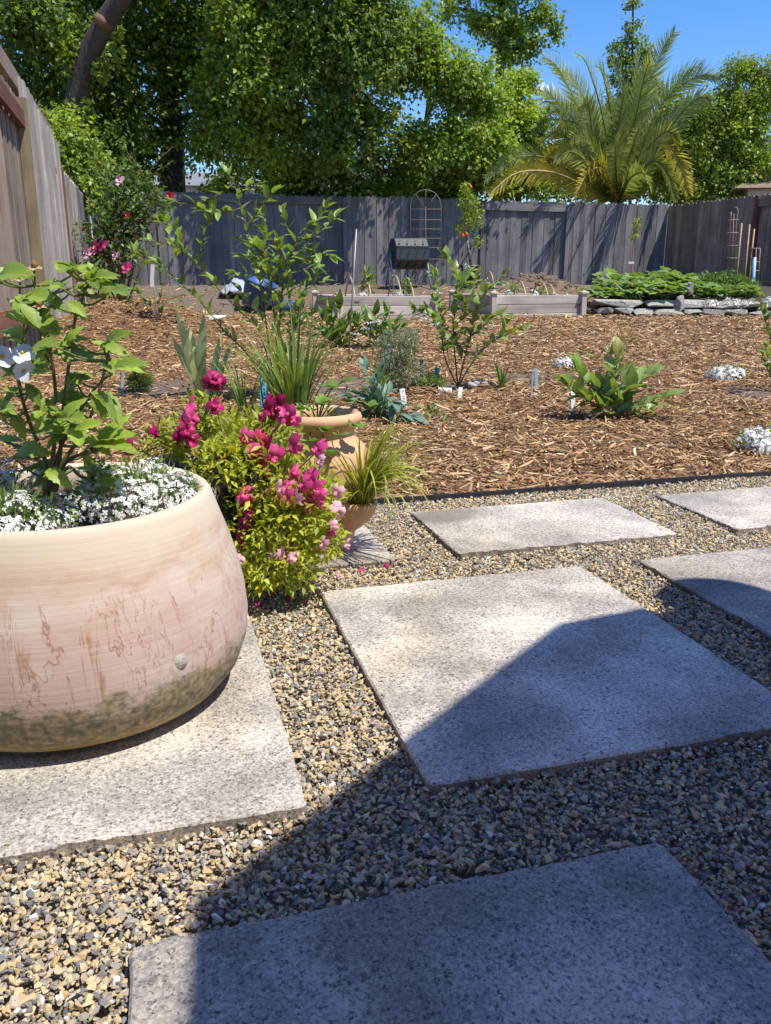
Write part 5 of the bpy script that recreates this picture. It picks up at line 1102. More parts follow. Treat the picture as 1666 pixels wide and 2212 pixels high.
def seedling(c, h, r, n, lab, mt='blue1', L=.06):
    root = thing('seedling', c, lab, 'seedling', 'seedlings in the raised beds'); mass(root, 'foliage', mt, [(tuple(c + Vector((0, 0, h * .7))), (r, r, h * .35))], n, L, .5, shell=.2)
    stem(root, spline([c, c + Vector((0, 0, h * .9))], 3), .006, .003, 'stem')
seedling(twL(.55, .6, hL - .07), .42, .1, 60, 'leafy seedling inside a hoop of the bed below the metal rod', L=.1)
seedling(twL(1.1, .5, hL - .07), .3, .08, 50, 'shorter seedling near the far hoops of the bed below the rod', L=.08)
seedling(twR(.5, .5, hR - .07), .24, .1, 90, 'bushy seedling in the alyssum bed', L=.06)
seedling(twR(1.1, .7, hR - .07), .16, .12, 70, 'low seedling in the alyssum bed by the cap post', L=.06)

# rubble-edged vegetable bed
rbz = on(P(1450, 675, 13.0)); root = thing('rubble_border', rbz, 'low border of stacked broken concrete pieces round the vegetables', 'stone border')
RM = []
for s in range(8):
    q = np.random.default_rng(100 + s); bm = bmesh.new()
    for p in q.uniform(-1, 1, (26, 3)): p = p / np.max(np.abs(p)) ** .7; bm.verts.new((p[0] * .5, p[1] * .5, p[2] * .5))
    bmesh.ops.convex_hull(bm, input=bm.verts); bmesh.ops.delete(bm, geom=[v for v in bm.verts if not v.link_faces], context='VERTS')
    me = bpy.data.meshes.new('stone'); bm.to_mesh(me); bm.free(); me.materials.append(M['rubble']); RM.append(me)
def stone(px, py, Y, w, h, d=.25, k=0, rz=0):
    p = P(px, py, Y); o = obj('stone', RM[k % 8], root, p - rbz); o.scale = (w, d, h); o.rotation_euler = (random.uniform(-.06, .06), random.uniform(-.06, .06), A * .6 + rz)
random.seed(31)
x = 1290; k = 0
while x < 1760:
    w = random.uniform(34, 92); Y = 13.2 + (x - 1290) * .0006; s = w * Y / F
    stone(x + w / 2, 672 + random.uniform(-1, 2) + (x - 1290) * .012, Y - .06, s * 1.05, .10, .3, k); k += 1; x += w
x = 1282
while x < 1760:
    w = random.uniform(50, 120); Y = 13.25 + (x - 1290) * .0006; s = w * Y / F
    stone(x + w / 2, 655 + random.uniform(-2, 2) + (x - 1290) * .008, Y, s * 1.03, random.uniform(.10, .14), .32, k); k += 1; x += w
stone(1470, 655, 12.95, .13, .24, .14, 3, .3); stone(1490, 622, 13.6, .10, .2, .12, 5)
x0 = P(1285, 650, 13.4); x1 = P(1790, 650, 14.6)
mb = MB(); q4 = [P(1288, 648, 13.35), P(1790, 652, 13.6), P(1790, 610, 17.2), P(1320, 614, 16.6)]
zf = .40
mb.add([(p.x, p.y, zf + (.22 if i > 1 else 0)) for i, p in enumerate(q4)] + [(p.x, p.y, .1) for p in q4], [(0, 1, 2, 3), (0, 3, 7, 4), (1, 0, 4, 5), (2, 1, 5, 6), (3, 2, 6, 7)]); tag(mb.build('garden_soil', 'soil'), kind='structure')
def veg(px, py, Y, r, h, n, L, lab, mt='squash', kind='heart'):
    p = P(px, py, Y); z = max(hzf(p.x, p.y), zf + (.22 * max(0, min(1, (Y - 13.4) / 3.4)))) ; c = Vector((p.x, p.y, z - .01)); root = thing('vegetable_plant', c, lab, 'vegetable plant', 'leafy vegetables in the rubble-edged bed')
    for i in range(n):
        a = random.uniform(0, 6.28); rr = r * math.sqrt(random.random()); b = c + Vector((rr * math.cos(a), rr * math.sin(a), h * random.uniform(.35, 1) * (1 - .4 * (rr / r) ** 2)))
        a2 = a + random.uniform(-.9, .9); put_leaf(root, kind, mt, b, b + Vector((math.cos(a2), math.sin(a2) - .5, random.uniform(-.35, .55))).normalized() * L * random.uniform(.6, 1.2))
        if i % 4 == 0: stem(root, [c, b], .006, .004, 'stem', 'leaf_stalk', 5)
where = ['beside the first hoop', 'behind the capped post', 'under the long hoops', 'next to the upright rubble piece', 'at the back by the soil pile', 'near the small staked tree', 'in front of the hoops', 'in the middle of the patch']
for i, (x, y, Y, r, h, n) in enumerate(((1310, 640, 13.7, .35, .18, 40), (1350, 635, 14.2, .45, .32, 60), (1395, 630, 14.4, .5, .40, 70), (1440, 630, 14.4, .5, .42, 70), (1400, 645, 13.7, .45, .28, 55), (1455, 645, 13.8, .4, .3, 45), (1345, 615, 15.4, .5, .35, 55), (1420, 615, 15.6, .55, .38, 60), (1470, 625, 14.8, .4, .35, 40), (1290, 640, 13.9, .25, .12, 24))):
    veg(x, y, Y, r, h, n, .19, 'broad-leaved green vegetable plant ' + (where[i] if i < 8 else ('beside the grey rubble block' if i == 8 else 'low at the bed corner')))
for i, (x, y, Y, r, h, n, L, kd) in enumerate(((1530, 645, 13.9, .35, .2, 36, .26, 'oval'), (1575, 645, 14.0, .4, .25, 50, .16, 'heart'))): veg(x, y, Y, r, h, n, L, ('large grey-green leafy vegetable lying over the rubble edge', 'bright leafy vegetable near the blue tube')[i], kind=kd)
p = P(1560, 630, 14.6); c = Vector((p.x, p.y, zf + .05)); root = thing('tomato_plant', c, 'fine-leaved dark green tomato bush before the wire trellis', 'tomato plant')
mass(root, 'foliage', 'dark', [L3(1530, 612, 14.6, .3, .3, .16), L3(1570, 610, 14.7, .35, .3, .18), L3(1605, 622, 14.6, .3, .3, .16), L3(1550, 632, 14.4, .4, .3, .15), L3(1610, 640, 14.3, .3, .25, .14)], 4200, .075, .35, shell=.2)
for i in range(8): stem(root, spline([c, c + Vector((random.uniform(-.5, .5), random.uniform(-.2, .2), random.uniform(.1, .3)))], 3), .008, .004, 'stem')
for hi_, (xa, ya, xb, yb, Y, h) in enumerate(((1275, 612, 1325, 605, 15.0, .22), (1290, 610, 1345, 610, 15.4, .2), (1285, 625, 1360, 648, 13.8, .28), (1330, 620, 1388, 650, 13.7, .28), (1395, 600, 1430, 640, 14.2, .22), (1425, 608, 1480, 648, 13.9, .22), (1460, 610, 1505, 625, 15.0, .2), (1455, 612, 1515, 612, 15.6, .2))):
    hoop(P(xa, ya + 22, Y + .3), P(xb, yb + 10, Y - .3), h, ('first', 'second', 'third', 'fourth', 'fifth', 'sixth', 'seventh', 'last')[hi_] + ' hoop over the leafy vegetables counted from the capped bed post', 'hoops over the vegetables', .010)
for (x, lab) in ((1540, 'beside the upright piece'), (1552 - 12 + 10, ''), (1577, ''), (1603, ''), (1640, '')): pass
for (x, y, lab) in ((1535, 654, 'white alyssum tuft on the rubble border beside its upright piece'), (1578, 652, 'white alyssum tuft on the rubble border under the bright leafy vegetable'), (1618, 655, 'white alyssum tuft on the rubble border below the blue tube'), (1662, 650, 'white alyssum tuft on the rubble border by the yellowing bush')):
    c = P(x, y + 6, 13.3); alyssum((c.x, c.y, c.z), .14, .11, lab, 110, .03, 70, .04, 'white alyssum on the rubble border')

# ------------------------------------------------------------------ things by the back fence
# compost tumbler
g = on(P(882, 622, 16.8)); root = thing('compost_tumbler', g, 'black eight-sided compost tumbler with slots, on two leg frames', 'compost tumbler', None, A)
w = .66; ra = .31; zc = .62
mb = MB(); vs = []; n = 8
for x in (-w / 2, w / 2):
    for j in range(n): a = 2 * PI * (j + .5) / n; vs.append((x, ra * math.cos(a), zc + ra * math.sin(a)))
mb.add(vs, [(j, (j + 1) % n, n + (j + 1) % n, n + j) for j in range(n)] + [tuple(range(n - 1, -1, -1)), tuple(range(n, 2 * n))]); o = mb.build('drum', 'greyplastic', root, smooth=False); bv = o.modifiers.new('b', 'BEVEL'); bv.width = .015; bv.segments = 2
for row, (yy, zz, tl) in enumerate(((-.30, zc + .0, 0.), (-.215, zc + .22, -.78), (-.215, zc - .22, .78))):
    for k in range(4):
        mb = MB(); mb.box((0, 0, 0), (.028, .012, .13), Matrix.Rotation(tl, 3, 'X') @ Matrix.Rotation(.35, 3, 'Y')); mb.build('slot', 'black', root, (-w * .36 + k * w * .24, yy + (.012 if row == 0 else 0), zz), False)
mb = MB(); mb.box((0, -.285, zc + .125), (w * .96, .02, .03), None); mb.build('lip', 'greyplastic', root, smooth=False)
for s in (-1, 1):
    for t in (-1, 1): mb = MB(); mb.tube([(s * (w / 2 + .03), 0, zc + .02), (s * (w / 2 + .05), t * .28, -.03)], .018, 8); mb.build('leg', 'bluegrey', root)
    mb = MB(); mb.tube([(s * (w / 2 + .045), -.15, .3), (s * (w / 2 + .045), .15, .3)], .012, 6); mb.build('brace', 'bluegrey', root)
def nursery_pot(px, py, Y, r, h, lab, name='nursery_pot'):
    g = on(P(px, py, Y)); root = thing(name, g, lab, 'pot', 'black nursery pots'); mb = MB()
    mb.lathe([(r * .5, 0), (r * .78, 0), (r * .96, h * .88), (r * 1.06, h * .88), (r * 1.06, h), (r * .98, h), (r * .95, h * .9)], 32, closed_bottom=True); mb.build('body', 'greyplastic', root)
    mb = MB(); mb.disc(r * .95, h * .91, 24, bumpy=.01); mb.build('soil', 'soil', root); return g + Vector((0, 0, h * .91))
t0 = nursery_pot(1016, 612, 16.9, .20, .40, 'black nursery pot with a slender staked tree in orange flower')
root = thing('young_tree', t0, 'slender pomegranate tree with orange flowers in a black pot', 'young tree', 'young potted trees')
stem(root, spline([t0, P(1012, 540, 16.9), P(1005, 470, 16.9), P(1000, 400, 16.9)], 5), .018, .006, 'twig', 'trunk')
mb = MB(); mb.tube([Vector((.03, -.03, 0)), P(1010, 520, 16.85) - t0], .012, 6); mb.build('stake', 'stake', root)
mass(root, 'crown', 'tree_y', [L3(1010, 440, 16.9, .2, .2, .25), L3(1015, 480, 16.9, .24, .2, .2), L3(995, 500, 16.9, .13, .13, .14), L3(1030, 455, 16.9, .12, .12, .18), L3(1005, 410, 16.9, .12, .12, .16), L3(1030, 525, 16.85, .09, .08, .16)], 1300, .06, .5, shell=.2, kind=None)
for (x, y) in ((1008, 507), (1017, 405), (1000, 510)): c = P(x, y, 16.65); mb = MB(); mb.blob(c - t0, .035, 3, flat=1.3); mb.build('flower', 'orange', root); stem(root, [c, P(1006, 480, 16.9)], .004, .004, 'twig', 'flower_stalk')
t1 = nursery_pot(1367, 612, 16.6, .20, .28, 'black nursery pot with a bare-stemmed sapling, behind the vegetables')
root = thing('young_tree', t1, 'bare-stemmed sapling with a small yellow-green top', 'young tree', 'young potted trees')
stem(root, spline([t1, P(1367, 560, 16.6), P(1372, 510, 16.6), P(1376, 478, 16.6)], 4), .018, .008, 'stake', 'trunk')
mass(root, 'crown', 'tree_y', [L3(1375, 490, 16.6, .08, .08, .12), L3(1370, 508, 16.6, .08, .08, .08), L3(1380, 475, 16.6, .05, .05, .06)], 130, .07, .6, shell=.1, kind=None)
mb = MB(); mb.box(P(1364, 568, 16.55) - t1, (.11, .01, .04)); mb.build('tag', 'white', root, smooth=False)
# iron arch trellis against the fence
g = on(P(920, 600, 17.6)); Yt = 17.6; root = thing('iron_trellis', g, 'rusty iron trellis with a round arched top and sunburst, against the fence', 'trellis', 'garden trellises')
def bar(pts, r, nm='bar', mt='rust'): mb = MB(); mb.tube([P(x, y, Yt) - g for x, y in pts], r, 6); mb.build(nm, mt, root)
arc = [(920 + 33 * math.cos(a), 447 - 37 * math.sin(a)) for a in np.linspace(0, PI, 13)]
bar([(953, 612)] + arc + [(887, 612)], .006, 'arch')
bar([(920, 612), (920, 447)], .005)
for (x, y) in ((898, 420), (920, 410), (943, 420)): bar([(920, 450), (x, y)], .004, 'ray')
for y in (452, 475, 495, 515, 535, 560): bar([(887, y), (953, y)], .005, 'rung')
for i, (ox, x0_, x1_, ys, yb, Y, lab) in enumerate(((0, 1575, 1594, (475, 503, 531, 558, 585), 600, 15.2, 'tall narrow wire trellis with hooked top by the bamboo stakes'), (0, 1626, 1643, (537, 566, 585), 612, 14.9, 'short wire trellis round the blue tube'))):
    Yt = Y; g = on(P((x0_ + x1_) / 2, yb, Y)); root = thing('wire_trellis', g, lab, 'trellis', 'garden trellises')
    if i == 0: bar([(1573, 600), (1579, 470), (1580, 458)], .009); bar([(1586, 600), (1591, 480), (1595, 455), (1592, 448), (1587, 449)], .009); bar([(1580, 600), (1586, 462)], .007)
    else: bar([(1622, 612), (1626, 537), (1643, 537), (1637, 612)], .009); bar([(1630, 612), (1634, 537)], .007)
    for y in ys: bar([(x0_ - (y - 470) * .03 - 2, y), (x1_ + 3 - (y - 470) * .04, y)], .009, 'rung')
for (a, b, c, d, Y, lab) in ((1592, 604, 1603, 482, 14.9, 'bamboo stake beside the tall wire trellis'), (1610, 604, 1620, 485, 14.9, 'middle bamboo stake between the two wire trellises'), (1619, 604, 1630, 495, 15.0, 'bamboo stake touching the short wire trellis'), (1601, 500, 1604, 434, 15.3, None)):
    if lab: rod('bamboo_stake', a, b, c, d, .014, 'stake', lab, 'stake', Y, 'bamboo stakes')
g = on(P(1629, 622, 14.7)); mb = MB(); mb.tube([(0, 0, -.03), P(1631, 556, 14.7) - g], .028, 10); tag(mb.build('plastic_tube', mat('pale_blue_plastic', (.34, .52, .66), (.25, .42, .58), .4, 12, .05), None, g), 'pale blue upright plastic tube inside the short trellis', 'tube')
# soil pile, blue tub and tarp
g = on(P(1160, 612, 17.4)); mb = MB(); q = random.Random(2)
for i in range(130):
    a = q.uniform(0, 6.28); r = q.uniform(0, .85); dx, dy = r * math.cos(a), r * .7 * math.sin(a); mb.blob((dx, dy, hzf(g.x + dx, g.y + dy) - g.z), q.uniform(.015, .045), i, flat=.8)
for i in range(12):
    dx, dy = q.uniform(-.4, .4), q.uniform(-.2, .2); mb.blob((dx, dy, hzf(g.x + dx, g.y + dy) - g.z - .05), q.uniform(.1, .16), i, flat=.7)
tag(mb.build('soil_pile', 'pile', None, g), 'heap of loose brown soil in front of the back fence', 'soil heap')
g = on(P(548, 668, 13.3)); root = thing('blue_tub', g, 'blue plastic tub tipped on the dark soil beside the mulch heap', 'tub'); mb = MB()
mb.lathe([(.12, 0), (.19, .0), (.24, .38), (.262, .385), (.262, .42), (.235, .42), (.18, .03)], 28, closed_bottom=True); o = mb.build('body', 'bucket', root); o.rotation_euler = (.15, .35, 0); o.location = (0, 0, .06)
g = on(P(515, 652, 14.0)); mb = MB(); q = random.Random(8); n = 12
for j in range(n + 1):
    for i in range(n + 1):
        u_, v_ = i / n - .5, j / n - .5; mb.v.append((u_ * .75, v_ * .6, .36 * math.exp(-6 * (u_ * u_ + v_ * v_)) + .06 * math.sin(i * 1.9 + j) * math.cos(j * 1.3) + q.uniform(-.015, .015)))
mb.f = [(j * (n + 1) + i, j * (n + 1) + i + 1, (j + 1) * (n + 1) + i + 1, (j + 1) * (n + 1) + i) for j in range(n) for i in range(n)]; mb.mi = [0] * len(mb.f)
o = mb.build('tarpaulin', 'tarp', None, g); o.scale = (.75, .75, .7); o.modifiers.new('t', 'SOLIDIFY').thickness = .008; tag(o, 'crumpled pale tarpaulin on the mulch heap by the blue tub', 'tarpaulin')
g = on(P(615, 662, 13.6)); mb = MB()
mb.lathe([(.08, 0), (.2, .0), (.22, .02), (.24, .12), (.22, .14), (.2, .06)], 20, closed_bottom=True, wob=.2); o = mb.build('blue_basin', 'bucket', None, g); o.scale = (1.3, .9, 1); tag(o, 'flat blue basin on the soil behind the leafy plant', 'basin')

# ------------------------------------------------------------------ houses beyond the fence
def house(c, w, d, hwall, hroof, wm, rm, label, rz):
    root = thing('house', c, label, 'house', 'houses beyond the fences', rz)
    mb = MB(); mb.box((0, 0, hwall / 2), (w, d, hwall)); mb.build('wall', wm, root, smooth=False)
    mb = MB(); o_ = .4; mb.add([(-w / 2 - o_, -d / 2 - o_, hwall), (w / 2 + o_, -d / 2 - o_, hwall), (w / 2 + o_, d / 2 + o_, hwall), (-w / 2 - o_, d / 2 + o_, hwall), (-w / 2 + 1.2, 0, hwall + hroof), (w / 2 - 1.2, 0, hwall + hroof)], [(0, 1, 5, 4), (1, 2, 5), (2, 3, 4, 5), (3, 0, 4), (3, 2, 1, 0)]); mb.build('roof', rm, root, smooth=False)
    mb = MB(); mb.box((-w * .25, -d / 2 - .02, hwall * .55), (1.2, .06, 1.0)); f = mb.build('window', 'white', root, smooth=False); mb = MB(); mb.box((-w * .25, -d / 2 - .055, hwall * .55), (1.05, .02, .85)); mb.build('pane', 'black', f, smooth=False)
hp = P(1655, 420, 21); house(Vector((hp.x + 3.5, 24, .6)), 7.0, 6, P(1650, 406, 21).z - .6, .9, 'wall', 'roof', 'white house corner with a brown shingle roof over the fence', -.1)
hp = P(520, 420, 34); house(Vector((hp.x + 1, 37, .6)), 12, 7, P(520, 405, 33.5).z - .6, .9, 'wall', 'roof2', 'grey-roofed house glimpsed between the tree trunks', .1)

# ------------------------------------------------------------------ trees
def tree(name, base, label, trunk, lobes, n, L, mt, limbs=True, r=.25, fwd=0, wr=.8, bark='bark', cl=.34, ncl=None, tpl=T_LOBE, grp='trees beyond the fence'):
    """trunk: list of points; lobes: (centre, radii); leaves sit in clumps spread through the lobes, gaps between"""
    root = thing(name, base, label, 'tree', grp)
    pts = spline(trunk, 6); mb = MB(); k = len(pts); mb.tube([p - base for p in pts], [r * (1 - .6 * i / (k - 1)) * (1.25 if i == 0 else 1) for i in range(k)], 10); mb.build('trunk', bark, root)
    C = []; D = []; n = int(n * 1.8); L = L * .68; vol = np.array([(a[0] * a[1] * a[2]) ** .8 for c, a in lobes]); vol /= vol.sum(); nc = ncl or int(n / 75); CEN = []
    for (c, a), f in zip(lobes, vol):
        c = np.array(c); m_ = max(3, int(nc * f)); d = rdir(m_); rad = rng.random(m_) ** .45; CEN.append(c + d * rad[:, None] * np.array(a) * .92)
        if limbs:
            q = min(pts, key=lambda p: (p - Vector(c)).length + (2 if p.z > c[2] else 0)); mid = (q + Vector(c)) / 2 + Vector((random.uniform(-.3, .3), random.uniform(-.3, .3), random.uniform(-.1, .3)))
            mb = MB(); mb.tube([p - base for p in spline([q, mid, Vector(c)], 4)], list(np.linspace(r * .38, .015, 9)), 6); lo = mb.build('limb', bark, root)
            mb = MB()
            for e in CEN[-1][:max(2, m_ // 3)]: mb.tube([Vector(c) - base, (Vector(c) + Vector(e)) / 2 - base + Vector((0, 0, .08)), Vector(e) - base], [.02, .012, .005], 4)
            mb.build('twigs', bark, lo)
    CEN = np.concatenate(CEN); m_ = len(CEN); ids = rng.integers(0, m_, n); sig = cl * .80 * rng.uniform(.45, 1.35, m_)
    KT = 7; tid = ids * KT + rng.integers(0, KT, n); TD = rdir(m_ * KT, -.25, .75); TL = (np.repeat(sig, KT) * rng.uniform(.9, 2.3, m_ * KT))   # leaves line short twigs that spring from each clump
    uu = rng.random(n) ** .7; off = TD[tid] * (TL[tid] * uu)[:, None]; off[:, 2] -= .35 * TL[tid] * uu * uu; off += rng.normal(size=(n, 3)) * (.045 + .10 * cl); C = CEN[ids] + off
    dr = TD[tid] * .7 + rdir(n) * .8; dr[:, 2] -= .4; up = rdir(n) * .75 + np.array([.1, -.25, .8]); s = L * rng.uniform(.55, 1.3, n)
    lit = (rng.random(m_) < .30)[ids]  # random clumps get a lighter leaf colour to stand in for sunlit patches
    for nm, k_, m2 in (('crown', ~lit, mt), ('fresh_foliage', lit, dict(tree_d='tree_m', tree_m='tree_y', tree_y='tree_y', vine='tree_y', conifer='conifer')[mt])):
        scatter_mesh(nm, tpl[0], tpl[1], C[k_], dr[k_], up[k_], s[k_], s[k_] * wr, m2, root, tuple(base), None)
    return root
def lobe(px, py, Y, rxp, ryp, ry=None): p = P(px, py, Y); k = mpp(p); return (tuple(p), (rxp * k, ry or (rxp + ryp) * .5 * k, ryp * k))
gz = .55
def tb_(px, Y): p = P(px, 500, Y); return Vector((p.x, p.y, gz))
# great dark oak: leaning limb and thick trunk behind the left corner
b = tb_(372, 20.5)
tree('oak_tree', b, 'huge dark evergreen tree with a thick black trunk at the fence corner', [b, P(373, 420, 20.5), P(372, 300, 20.5), P(362, 150, 20.5), P(350, 0, 20.3), P(350, -160, 20)],
     [lobe(x, y, Y, rx, ry) for (x, y, Y, rx, ry) in ((120, 60, 17.5, 130, 80), (260, 30, 19, 120, 80), (60, 170, 18, 100, 80), (200, 150, 19, 130, 80), (330, 90, 19.5, 110, 80), (150, 260, 18.5, 130, 70), (270, 240, 19.5, 110, 80), (220, 340, 19, 100, 60), (430, 40, 19.5, 110, 80), (420, 150, 20.5, 90, 70), (300, 320, 20, 80, 60), (40, 20, 17, 110, 90), (130, 350, 18.8, 60, 50), (250, -90, 18.5, 180, 80), (450, -90, 19.5, 160, 80), (60, -90, 17.5, 170, 80), (430, 250, 20.5, 50, 60))],
     34000, .14, 'tree_d', r=.34, cl=.38)
b = tb_(165, 17.6)
root = thing('leaning_tree', b, 'grey leaning trunk with a sawn branch stub behind the tall silvery fence', 'tree', 'trees beyond the fence')
pts = spline([b, P(160, 330, 17.2), P(170, 180, 17.0), P(215, 70, 16.8), P(262, -5, 16.6), P(300, -80, 16.4)], 6); mb = MB(); mb.tube([p - b for p in pts], list(np.linspace(.22, .16, len(pts))), 12); mb.build('trunk', mat('grey_bark', (.095, .08, .07), (.04, .034, .03), .95, 8, 1., .04, (2, 2, .6)), root)
c = P(222, 50, 16.7); mb = MB(); mb.tube([c - b + Vector((.1, .05, -.05)), c - b + Vector((-.05, -.22, .03))], [.11, .09], 10); mb.build('branch_stub', 'twig', root)
b2 = [lobe(x, y, 16.9, rx, ry) for (x, y, rx, ry) in ((255, 110, 10, 45), (250, 70, 18, 14), (130, 80, 40, 50), (150, 120, 30, 50), (215, 150, 20, 30), (170, 240, 30, 30))]
mass(root, 'crown', 'vine', b2, 900, .11, .8, T_LOBE, .3, kind=None)
# vines and shrubs leaning on the left fence
b = tb_(150, 16.0)
tree('laurel_shrub', b, 'yellow-flecked shrub climbing above the left fence', [b, P(150, 380, 16.2), P(150, 300, 16.2)], [lobe(x, y, 16.2, rx, ry) for (x, y, rx, ry) in ((150, 310, 45, 60), (185, 370, 50, 45), (130, 260, 35, 40), (215, 420, 45, 30), (160, 410, 40, 30))], 3600, .12, 'vine', r=.08, cl=.25)
# mid trees with green, light-speckled crowns
b = tb_(592, 21); b_m = b
tree('sweetgum_tree', b, 'green broadleaf tree with two slim trunks beside the thick black trunk', [b, P(588, 400, 21), P(575, 280, 21), P(560, 150, 21), P(560, 0, 21)],
     [lobe(x, y, Y, rx, ry) for (x, y, Y, rx, ry) in ((520, 60, 18.0, 90, 80), (480, 190, 18.5, 70, 70), (560, 180, 18.0, 90, 70), (530, 290, 18.5, 90, 55), (620, 100, 18.0, 90, 80), (600, 270, 18.5, 80, 60), (450, 300, 19.0, 50, 40), (620, 360, 20.2, 70, 40), (560, -70, 18.0, 160, 70), (500, 370, 20.2, 45, 30))],
     21000, .135, 'tree_m', r=.2, cl=.34)
b = tb_(742, 20.5)
tree('sweetgum_tree', b, 'green broadleaf tree whose straight dark trunk stands at the fence joint', [b, P(742, 400, 20.5), P(735, 300, 20.5), P(720, 150, 20.5), P(700, 0, 20.5)],
     [lobe(x, y, Y, rx, ry) for (x, y, Y, rx, ry) in ((700, 50, 17.8, 100, 70), (690, 170, 17.8, 80, 60), (780, 120, 17.8, 90, 70), (790, 30, 17.8, 90, 70), (720, 290, 18.3, 100, 60), (800, 250, 18.3, 70, 50), (690, 370, 19.8, 80, 40), (840, 90, 18.3, 60, 60), (790, 350, 19.8, 70, 40), (720, -80, 17.8, 170, 70))],
     20000, .135, 'tree_d', r=.2, cl=.33)
b = tb_(905, 21.5)
tree('sweetgum_tree', b, 'lighter green broadleaf tree reaching to the open sky, left of the palm', [b, P(905, 400, 21.5), P(915, 320, 21.5), P(930, 200, 21.5)],
     [lobe(x, y, Y, rx, ry) for (x, y, Y, rx, ry) in ((930, 120, 19.2, 60, 50), (990, 160, 19.2, 70, 55), (1040, 200, 19.7, 60, 55), (900, 320, 19.7, 70, 50), (980, 300, 19.2, 70, 60), (1050, 300, 19.7, 60, 60), (1000, 370, 20.3, 70, 40), (900, 60, 19.2, 55, 60), (870, 160, 19.7, 35, 50), (880, 390, 20.8, 60, 30), (1060, 370, 20.3, 50, 40))],
     18000, .13, 'tree_m', r=.14, cl=.30)
b = tb_(1125, 22)
tree('maple_tree', b, 'bright yellow-green maple beside the palm', [b, P(1120, 400, 22), P(1122, 300, 22), P(1125, 200, 22)], [lobe(x, y, 21.7, rx, ry) for (x, y, rx, ry) in ((1120, 180, 34, 38), (1100, 240, 45, 45), (1140, 250, 40, 50), (1115, 310, 60, 45), (1145, 350, 45, 45), (1100, 380, 55, 40))], 9500, .13, 'tree_y', r=.10, cl=.24)
# high crown whose sprays hang into the open sky
b = tb_(1075, 24)
tree('tall_elm_tree', b, 'tall tree whose dark sprays hang against the open blue sky', [b, P(1078, 300, 24), P(1080, 150, 24), P(1085, 0, 24), P(1080, -200, 24)],
     [lobe(x, y, 23.5, rx, ry) for (x, y, rx, ry) in ((1090, 60, 45, 60), (1040, 40, 50, 35), (1130, 70, 30, 45), (1150, 20, 35, 25), (1165, 90, 16, 22), (1198, 68, 9, 12), (1180, 30, 18, 18), (980, 15, 40, 22), (1090, 130, 28, 30), (1075, -60, 130, 60), (1130, 110, 14, 14))], 5600, .15, 'tree_m', r=.16, cl=.24)
# low bright bushes right behind the fence
for (x, y, rx, ry, m_, lab) in ((800, 420, 55, 28, 'tree_y', 'bright yellow-green bush rising just behind the fence by the straight trunk'), (660, 425, 60, 25, 'tree_m', 'green bush behind the recessed fence bay'), (960, 425, 60, 22, 'tree_d', 'dark bush behind the iron trellis arch'), (470, 425, 50, 24, 'tree_m', 'shaded bush behind the tall blueberry tips')):
    b = tb_(x, 20.3); tree('hedge_bush', b, lab, [b, P(x, y + 25, 20.3), P(x, y, 20.3)], [lobe(x, y, 20.3, rx, ry), lobe(x - rx * .4, y + 8, 20.2, rx * .5, ry), lobe(x + rx * .5, y + 5, 20.2, rx * .5, ry)], 2600, .11, m_, r=.05, cl=.2, grp='bushes behind the fence')
b = tb_(1300, 26)
tree('hedge_bush', b, 'wide green hedge filling the gap behind the palm', [b, P(1300, 430, 26), P(1300, 390, 26)], [lobe(x, y, 26, rx, ry) for (x, y, rx, ry) in ((1190, 400, 50, 40), (1250, 390, 50, 45), (1320, 380, 60, 50), (1400, 370, 60, 55), (1450, 400, 50, 45), (1210, 340, 30, 30))], 6000, .13, 'vine', r=.08, cl=.26, grp='bushes behind the fence')
# pale feathery tree behind the palm
b = tb_(1365, 27)
tree('locust_tree', b, 'slim pale green feathery tree rising behind the palm', [b, P(1365, 300, 27), P(1366, 150, 27), P(1368, 5, 27)], [lobe(x, y, 27, rx, ry) for (x, y, rx, ry) in ((1368, 10, 9, 10), (1370, 50, 16, 16), (1368, 85, 18, 14), (1340, 95, 18, 18), (1345, 130, 28, 16), (1380, 120, 30, 22), (1365, 170, 45, 25), (1390, 200, 50, 30), (1350, 230, 50, 35))], 5200, .12, 'conifer', r=.06, cl=.17)
# vine-hung trees at the right
b = tb_(1540, 22.5)
tree('vine_tree', b, 'vine-covered tree mass behind the right fence corner', [b, P(1540, 400, 22.5), P(1545, 300, 22.5), P(1560, 200, 22.5)], [lobe(x, y, 22, rx, ry) for (x, y, rx, ry) in ((1470, 240, 40, 35), (1500, 300, 60, 50), (1470, 370, 50, 50), (1540, 250, 60, 50), (1590, 300, 60, 60), (1550, 370, 60, 50), (1620, 260, 50, 50), (1650, 330, 50, 45), (1590, 400, 40, 35), (1500, 415, 60, 30))], 16000, .12, 'vine', r=.15, cl=.27)
b = tb_(1590, 22)
tree('willow_tree', b, 'drooping willow-like tree standing above the vine mass', [b, P(1590, 300, 22), P(1592, 200, 22), P(1598, 130, 22)], [lobe(x, y, 21.8, rx, ry) for (x, y, rx, ry) in ((1590, 150, 26, 28), (1585, 200, 28, 45), (1620, 150, 30, 25), (1650, 170, 30, 40), (1590, 260, 24, 40), (1640, 220, 40, 45), (1690, 160, 40, 50))], 7600, .12, 'vine', r=.1, cl=.2, wr=.35)
